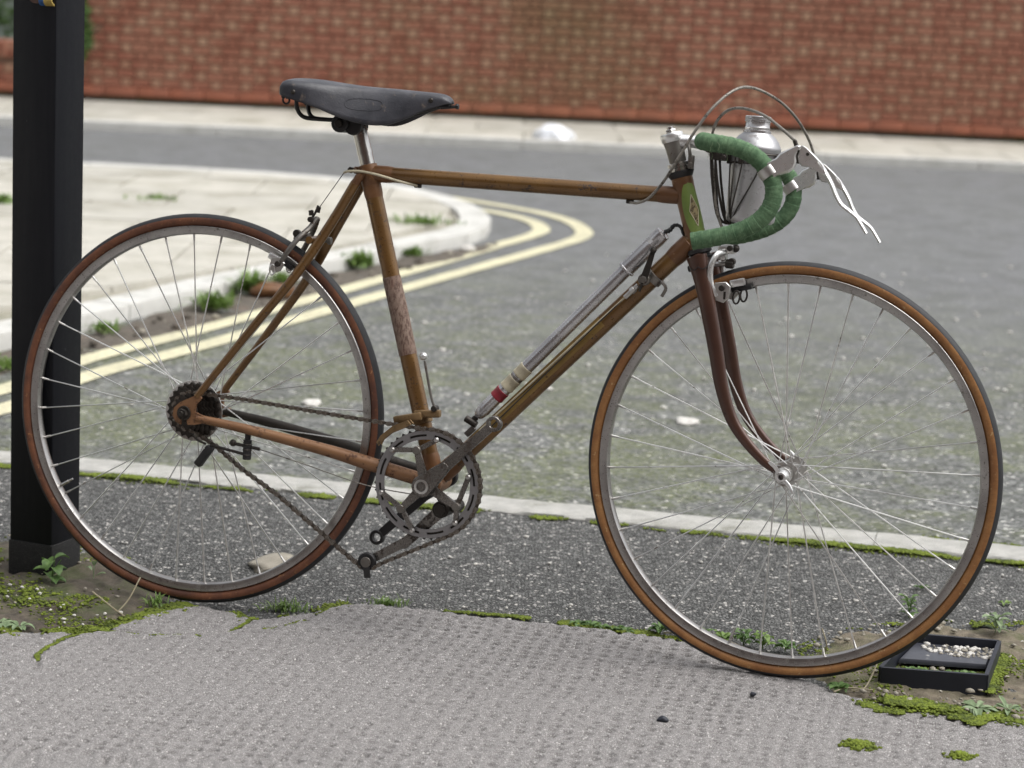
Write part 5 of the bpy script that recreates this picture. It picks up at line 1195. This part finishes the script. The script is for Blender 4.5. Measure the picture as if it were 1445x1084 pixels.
# changer under the chain stay with its two rods
rd = empty('rear_derailleur', bike)
b = MB(); b.cyl(P(.1125, .047, .318), P(.1125, .047, .300), .0052, 10); b.cyl(P(.1125, .047, .302), P(.1125, .047, .268), .0074, 12); b.build('spring_barrel', 'black_metal', rd)
b = MB()
for k in range(3): b.lathe([(.0074, -.0012), (.0084, 0), (.0074, .0012)], P(.1125, .047, .276 + k * .009), (0, 0, 1), 12)
b.build('spring_coil', 'dark_steel', rd)
b = MB(); b.tube([P(.045, .047, .286), P(.112, .047, .276)], .0026, 8); b.tube([P(.080, .047, .294), P(.135, .047, .288)], .0030, 8); b.sphere(P(.086, .047, .294), .0062, 10, 8); b.build('push_rod', 'dark_steel', rd)
b = MB(); b.box(P(.0330, .044, .266), (.0135, .016, .042), Matrix.Rotation(R(34), 3, 'Y'), bev=.003); b.build('chain_fork', 'black_metal', rd)
b = MB(); b.tube(smooth_path([P(.010, .045, .302), P(.018, .046, .293), P(.036, .047, .287)], 4), .0020, 8); b.build('fork_rod', 'dark_steel', rd)
b = MB(); b.tube(smooth_path([P(.132, .047, .2885), P(.22, .046, .270), P(.33, .044, .246), P(.43, .030, .236)], 5), .0010, 6); b.build('gear_cable', 'cable', rd)

# ---- chain, every link a piece of its own
def link_mesh(outer):
    b = MB(); w = .0036 if outer else .0024; hh = .0040 if outer else .0031; p = .0127
    outl = []
    for c_, d_ in ((-p / 2, -1), (p / 2, 1)):
        for k in range(5): a = (math.pi / 2 + math.pi * k / 4) if d_ < 0 else (-math.pi / 2 + math.pi * k / 4); outl.append((c_ + math.cos(a) * hh, math.sin(a) * hh))
    outl = outl[:5] + [(0, -.0021)] + outl[5:] + [(0, .0021)]
    for sg in (1, -1): b.prism(outl, sg * w - .0005, sg * w + .0005)
    if outer:
        for x_ in (-p / 2, p / 2): b.lathe([(.0001, -.0047), (.0018, -.0046), (.0018, .0046), (.0001, .0047)], (x_, 0, 0), (0, 1, 0), 8)
    else:
        for x_ in (-p / 2, p / 2): b.lathe([(.0038, -.0019), (.0038, .0019)], (x_, 0, 0), (0, 1, 0), 8)
    return b.mesh('chain_link', 'chain_outer' if outer else 'chainmat')
M['chainmat'] = worn('oily_chain', (0.120, 0.105, 0.088), (0.040, 0.026, 0.018), 0.42, 0.8, 130, 0.50)
M['chain_outer'] = worn('chain_outer_plates', (0.27, 0.245, 0.215), (0.07, 0.05, 0.035), 0.36, 0.9, 130, 0.50)
LO, LI = link_mesh(True), link_mesh(False)
def arcpts(c, r_, a0, a1, l_, n):
    return [P(c[0] + r_ * math.cos(R(a0 + (a1 - a0) * k / n)), l_, c[1] + r_ * math.sin(R(a0 + (a1 - a0) * k / n))) for k in range(n + 1)]
cpath = []
cpath += arcpts((0, WR), .0330, 275, 88, .0335, 16)
cpath += [P(.10, .0350, .3685), P(.20, .038, .3625), P(.32, .0425, .3560)]
cpath += arcpts((.436, .259), .0932, 98, -66, .0450, 30)
cpath += [P(.430, .0430, .1510), P(.37, .041, .1200)]
cpath += arcpts((.337, .116), .0138, -60, -128, .040, 5)
cpath += [P(.300, .040, .1235), P(.24, .039, .164), P(.17, .038, .211), P(.10, .036, .249), P(.045, .034, .286)]
dl = [0]
for i in range(1, len(cpath) + 1): dl.append(dl[-1] + (cpath[i % len(cpath)] - cpath[i - 1]).length)
tot = dl[-1]; nl = int(round(tot / .0127 / 2)) * 2; pitch = tot / nl
def cp_at(d_):
    d_ %= tot; i = max(k for k in range(len(cpath)) if dl[k] <= d_); f = (d_ - dl[i]) / (dl[i + 1] - dl[i]); return cpath[i].lerp(cpath[(i + 1) % len(cpath)], f)
chn = empty('chain', bike)
for k in range(nl):
    a, c = cp_at(k * pitch), cp_at((k + 1) * pitch); d_ = (c - a).normalized(); y_ = Vector((0, 1, 0)); z_ = d_.cross(y_).normalized(); y_ = z_.cross(d_)
    m = Matrix((d_, y_, z_)).transposed().to_4x4(); m.translation = (a + c) / 2
    o = bpy.data.objects.new('chain_link', LO if k % 2 else LI); link(o, chn, mat=m)

# ---- gear lever and cables on the down tube
gl = empty('gear_lever', bike); side = Vector((0, -1, 0))
pc = dt0 + dd * .512; 
b = MB(); b.lathe([(.0156, -.007), (.0178, -.006), (.0178, .006), (.0156, .007)], pc, dd, 24); b.tube(smooth_path([pc + Vector((.016, -.012, -.006)), pc + Vector((.024, -.012, -.016)), pc + Vector((.018, -.010, -.030))], 4), .0028, 8); b.build('clamp_band', 'steel', gl)
pv_ = pc + side * .020 + Vector((-.010, 0, -.004))
b = MB(); b.cyl(pv_ + Vector((0, .006, 0)), pv_ + side * .010, .0098, 16); b.cyl(pv_ + side * .010, pv_ + side * .015, .0062, 6); b.build('lever_boss', 'steel', gl)
b = MB(); arm(b, (pv_.x, pv_.z), (pv_.x + .0125, pv_.z + .046), .0062, .0036, pv_.y - .009, .0044); b.sphere((pv_.x + .0125, pv_.y - .009, pv_.z + .048), .0055, 12, 8); b.tube([pv_ + side * .008, pv_ + side * .008 + Vector((-.006, 0, -.020))], [.003, .002], 8); b.build('lever', 'dark_steel', gl)
b = MB(); q0 = pv_ + side * .004 - dd * .014; b.cyl(q0, q0 - dd * .030, .0042, 10); b.cyl(q0 - dd * .008, q0 - dd * .016, .0060, 8); b.build('barrel_adjuster', 'alloy', gl)
b = MB(); q1 = q0 - dd * .028; q2 = dt0 + dd * .12 + side * .012 + up_ * (0.010 if up_.z > 0 else -.010)
b.tube([q1, q1.lerp(q2, .5), q2], .0017, 6); b.build('gear_cable', 'ivory', gl)
b = MB(); q3 = dt0 + dd * .10 + side * .0155; b.tube(smooth_path([q1, q1.lerp(q3, .4) + side * .004, q3], 8), .0011, 6); b.build('gear_cable', 'black_plastic', gl)

# ---- brakes
fbk = empty('front_brake', bike, mat=SW)
b = MB(); b.cyl(P(.872, 0, .6600), P(.918, 0, .6640), .0040, 10); b.box(P(.904, 0, .6870), (.026, .030, .014), bev=.003); b.box(P(.897, .004, .677), (.016, .022, .016), bev=.003); b.build('caliper_body', 'alloy', fbk)
b = MB(); b.cyl(P(.905, .008, .6640), P(.918, .008, .6640), .0075, 10); b.sphere(P(.919, .006, .6895), .0065, 10, 8); b.cyl(P(.915, .004, .668), P(.915, .014, .668), .0060, 10); b.cyl(P(.912, .010, .6895), P(.912, .020, .6895), .0048, 8); b.build('adjuster_nut', 'dark_steel', fbk)
for sg in (1, -1):
    b = MB(); n_ = 19; b.tube(smooth_path([P(.905, .012 * sg, .6835), P(.896, .030 * sg, .680), P(.8895, .0390 * sg, .664), P(.8885, .0405 * sg, .648), P(.8915, .0390 * sg, .630), P(.901, .0350 * sg, .6135)], 4)[:21], .0052, 12, flat=(.62, (0, 1, 0))); arm_o = b.build('caliper_arm', 'alloy_bright', fbk)
    m = rounded([(.896, .634), (.914, .637), (.922, .630), (.921, .613), (.912, .603), (.899, .606)], -.0345 * sg, .0030, .0010); m.build('pad_bracket', 'alloy', arm_o)
    b = MB(); b.cyl(P(.9085, .036 * sg, .6265), P(.9085, .0415 * sg, .6265), .0052, 8); b.box(P(.9135, .0380 * sg, .6150), (.0035, .0012, .012), bev=0); b.build('pad_bolt', 'dark_steel', arm_o)
    b = MB(); b.box(P(.9300, .0220 * sg, .6360), (.024, .012, .012), Matrix.Rotation(R(-15), 3, 'Y'), bev=.002); b.build('pad_shoe', 'alloy_bright', arm_o)
    b = MB(); b.box(P(.9360, .0165 * sg, .6270), (.034, .0085, .0080), Matrix.Rotation(R(-15), 3, 'Y'), bev=.001); b.build('pad', 'black_plastic', arm_o)
    b = MB(); b.tube([P(.9305 + .0055 * math.cos(a), .0270 * sg, .6130 + .0105 * math.sin(a)) for a in [k * .3927 for k in range(16)]], .0017, 6, closed=True, cap=False); b.build('wire_guide', 'dark_steel', arm_o)
rb = empty('rear_brake', bike)
b = MB(); b.cyl(P(.220, 0, .6480), P(.158, 0, .6480), .0036, 10); b.box(P(.176, 0, .651), (.018, .026, .014), bev=.003); b.cyl(P(.219, 0, .648), P(.226, 0, .648), .0065, 8); b.build('caliper_body', 'steel', rb)
for sg in (1, -1):
    b = MB(); b.tube(smooth_path([P(.1985, .002 * sg, .685), P(.190, .012 * sg, .668), P(.178, .026 * sg, .652), P(.163, .036 * sg, .628), P(.150, .036 * sg, .607)], 5), .0048, 12, flat=(.62, (0, 1, 0))); ao = b.build('caliper_arm', 'steel', rb)
    m = rounded([(.134, .614), (.150, .616), (.158, .606), (.150, .592), (.138, .588), (.130, .598)], -.0350 * sg, .0028, .0010); m.build('pad_bracket', 'alloy', ao)
    b = MB(); b.cyl(P(.1465, .0365 * sg, .6045), P(.1465, .0425 * sg, .6045), .0052, 8); b.build('pad_bolt', 'dark_steel', ao)
    b = MB(); b.box(P(.133, .0220 * sg, .6135), (.020, .012, .011), Matrix.Rotation(R(24), 3, 'Y'), bev=.002); b.build('pad_shoe', 'alloy_bright', ao)
    b = MB(); b.box(P(.1500, .0165 * sg, .6050), (.034, .0085, .0080), Matrix.Rotation(R(28), 3, 'Y'), bev=.001); b.build('pad', 'black_plastic', ao)
    b = MB(); b.tube([P(.1370 + .0050 * math.cos(a), .0385 * sg, .5940 + .0085 * math.sin(a)) for a in [k * .3927 for k in range(16)]], .0015, 6, closed=True, cap=False); b.build('wire_guide', 'alloy', ao)
b = MB(); b.tube([P(.1985, 0, .706), P(.1950, .002, .694), P(.1900, .004, .684)], .0022, 8); b.tube([P(.186, 0, .697), P(.190, 0, .690)], .0024, 8); b.cyl(P(.190, .006, .682), P(.190, .014, .682), .0050, 8); b.cyl(P(.198, .0, .694), P(.200, 0, .704), .0040, 8); b.cyl(P(.187, .0, .688), P(.186, 0, .697), .0046, 8); b.cyl(P(.170, .014, .657), P(.170, .022, .657), .0068, 10); b.build('cable_anchor', 'dark_steel', rb)
# brake cables
b = MB(); b.tube(smooth_path([SH @ P(1.012, .2, .862), SH @ P(.985, .165, .882), SH @ P(.955, .125, .900), SH @ P(.918, .085, .910), SH @ P(.890, .055, .905), SH @ P(.871, .035, .882), SH @ P(.868, .028, .848), SH @ P(.874, .024, .800), SH @ P(.884, .020, .745), SH @ P(.904, .012, .698)], 10), .0024, 10)
b.build('brake_cable', 'cable', bike)
b = MB(); b.tube(smooth_path([SH @ P(1.018, -.2, .845), SH @ P(1.006, -.188, .875), SH @ P(.984, -.16, .909), SH @ P(.955, -.12, .935), SH @ P(.918, -.07, .950), P(.893, -.02, .942), P(.866, .012, .912), P(.842, .026, .872), P(.820, .029, .830), P(.796, .024, .788), P(.772, .016, .760), P(.752, .008, .7505), P(.738, .003, .7510)], 10), .0024, 10)
b.build('brake_cable', 'cable', bike)
b = MB(); b.tube(smooth_path([P(.374, .004, .7515), P(.345, .014, .757), P(.310, .0205, .765), P(.280, .0225, .769), P(.258, .021, .768), P(.246, .012, .765)], 6), .0022, 8); b.build('brake_cable', 'ivory', bike)
b = MB(); b.tube([P(.246, .012, .765), P(.199, .0, .700)], .0007, 6); b.build('brake_wire', 'dark_steel', bike)

# ---- pump carried on the down tube
pump = empty('bicycle_pump', label='silver bicycle pump with cream and red bands carried above the down tube', cat='pump'); pump.matrix_world = BM
pa, pb = P(.7985, .004, .7060), P(.5020, .004, .3746); pd = (pb - pa).normalized(); PL = (pb - pa).length
def seg_lathe(prof, name, mat): b_ = MB(); b_.lathe(prof, pa, pd, 26); return b_.build(name, mat, pump)
seg_lathe([(.0001, 0), (.0105, .0005), (.0132, .003), (.0135, .020), (.0129, .0215), (.0135, .023), (.0129, .0245), (.0135, .026), (.0129, .0275), (.0135, .029), (.0135, .084), (.0150, .0850), (.0152, .0875), (.0135, .0890), (.0112, .0895)], 'handle', 'alloy_bright' if False else 'pump_alloy')
seg_lathe([(.0112, .0885), (.0114, .090), (.0114, .420), (.0118, .424), (.0095, .438), (.0070, .442), (.0001, .443)], 'barrel', 'pump_alloy')
for h0_, h1_, nm, mt in ((.322, .342, 'cream_band', 'ivory'), (.350, .372, 'cream_band', 'ivory'), (.3790, .3960, 'red_band', 'red_tape')):
    seg_lathe([(.0115, h0_ - .0005), (.0124, h0_), (.0126, h0_ + .003), (.0122, h0_ + .004), (.0122, h1_ - .004), (.0126, h1_ - .003), (.0124, h1_), (.0115, h1_ + .0005)], nm, mt)
seg_lathe([(.0115, .3445), (.0118, .345), (.0118, .3485), (.0115, .349)], 'dark_band', 'steel')
b = MB(); b.cyl(pb, pb + pd * .016, .0052, 10); b.cyl(pb + pd * .012 + Vector((-.010, -.003, .006)), pb + pd * .012 + Vector((.010, -.003, -.004)), .0060, 12); b.build('valve_end', 'dark_steel', pump)
b = MB(); q = pa - pd * .001; b.tube(smooth_path([q, q + Vector((.008, 0, .003)), q + Vector((.016, 0, .012)), q + Vector((.026, 0, .010)), q + Vector((.033, 0, -.004))], 5), [.0035, .003, .0045, .003, .0045, .003, .0045, .003, .004, .003, .0035, .0025, .0035, .0025, .003, .0025, .003, .0025, .003, .0025, .002], 8); b.build('flexible_hose', 'black_plastic', pump)
# clip that holds it to the tube
b = MB(); c_ = dt0 + dd * .105; b.box(c_ + Vector((-.016, 0, .014)), (.020, .010, .010), Matrix.Rotation(R(-47), 3, 'Y'), bev=.002); b.build('pump_clip', 'steel', bike)

M['flask_alloy'] = worn('flask_alloy', (0.56, 0.56, 0.57), (0.24, 0.23, 0.23), 0.42, 0.8, 26, 0.54, (0.36, 0.36, 0.37))
# ---- flask in the handlebar cage
fl_ = empty('flask', label='dull aluminium drinking flask standing in the wire cage before the handlebar', cat='flask'); fl_.matrix_world = BM @ SH
b = MB(); b.lathe([(.0001, .7305), (.034, .7305), (.0385, .7345), (.0395, .740), (.0395, .846), (.0405, .848), (.0405, .852), (.0390, .855), (.0360, .862), (.0290, .8705), (.0220, .8755), (.0215, .877)], (.936, 0, 0), (0, 0, 1), 44); b.build('body', 'flask_alloy', fl_)
b = MB(); b.lathe([(.0225, .8755), (.0225, .8790), (.0198, .8800), (.0198, .8830), (.0204, .8840), (.0198, .8850), (.0198, .8930), (.0212, .8940), (.0212, .8965), (.0202, .8972), (.0212, .8980), (.0212, .9010), (.0195, .9025), (.0001, .9025)], (.936, 0, 0), (0, 0, 1), 36); b.build('cap', 'pump_alloy', fl_)
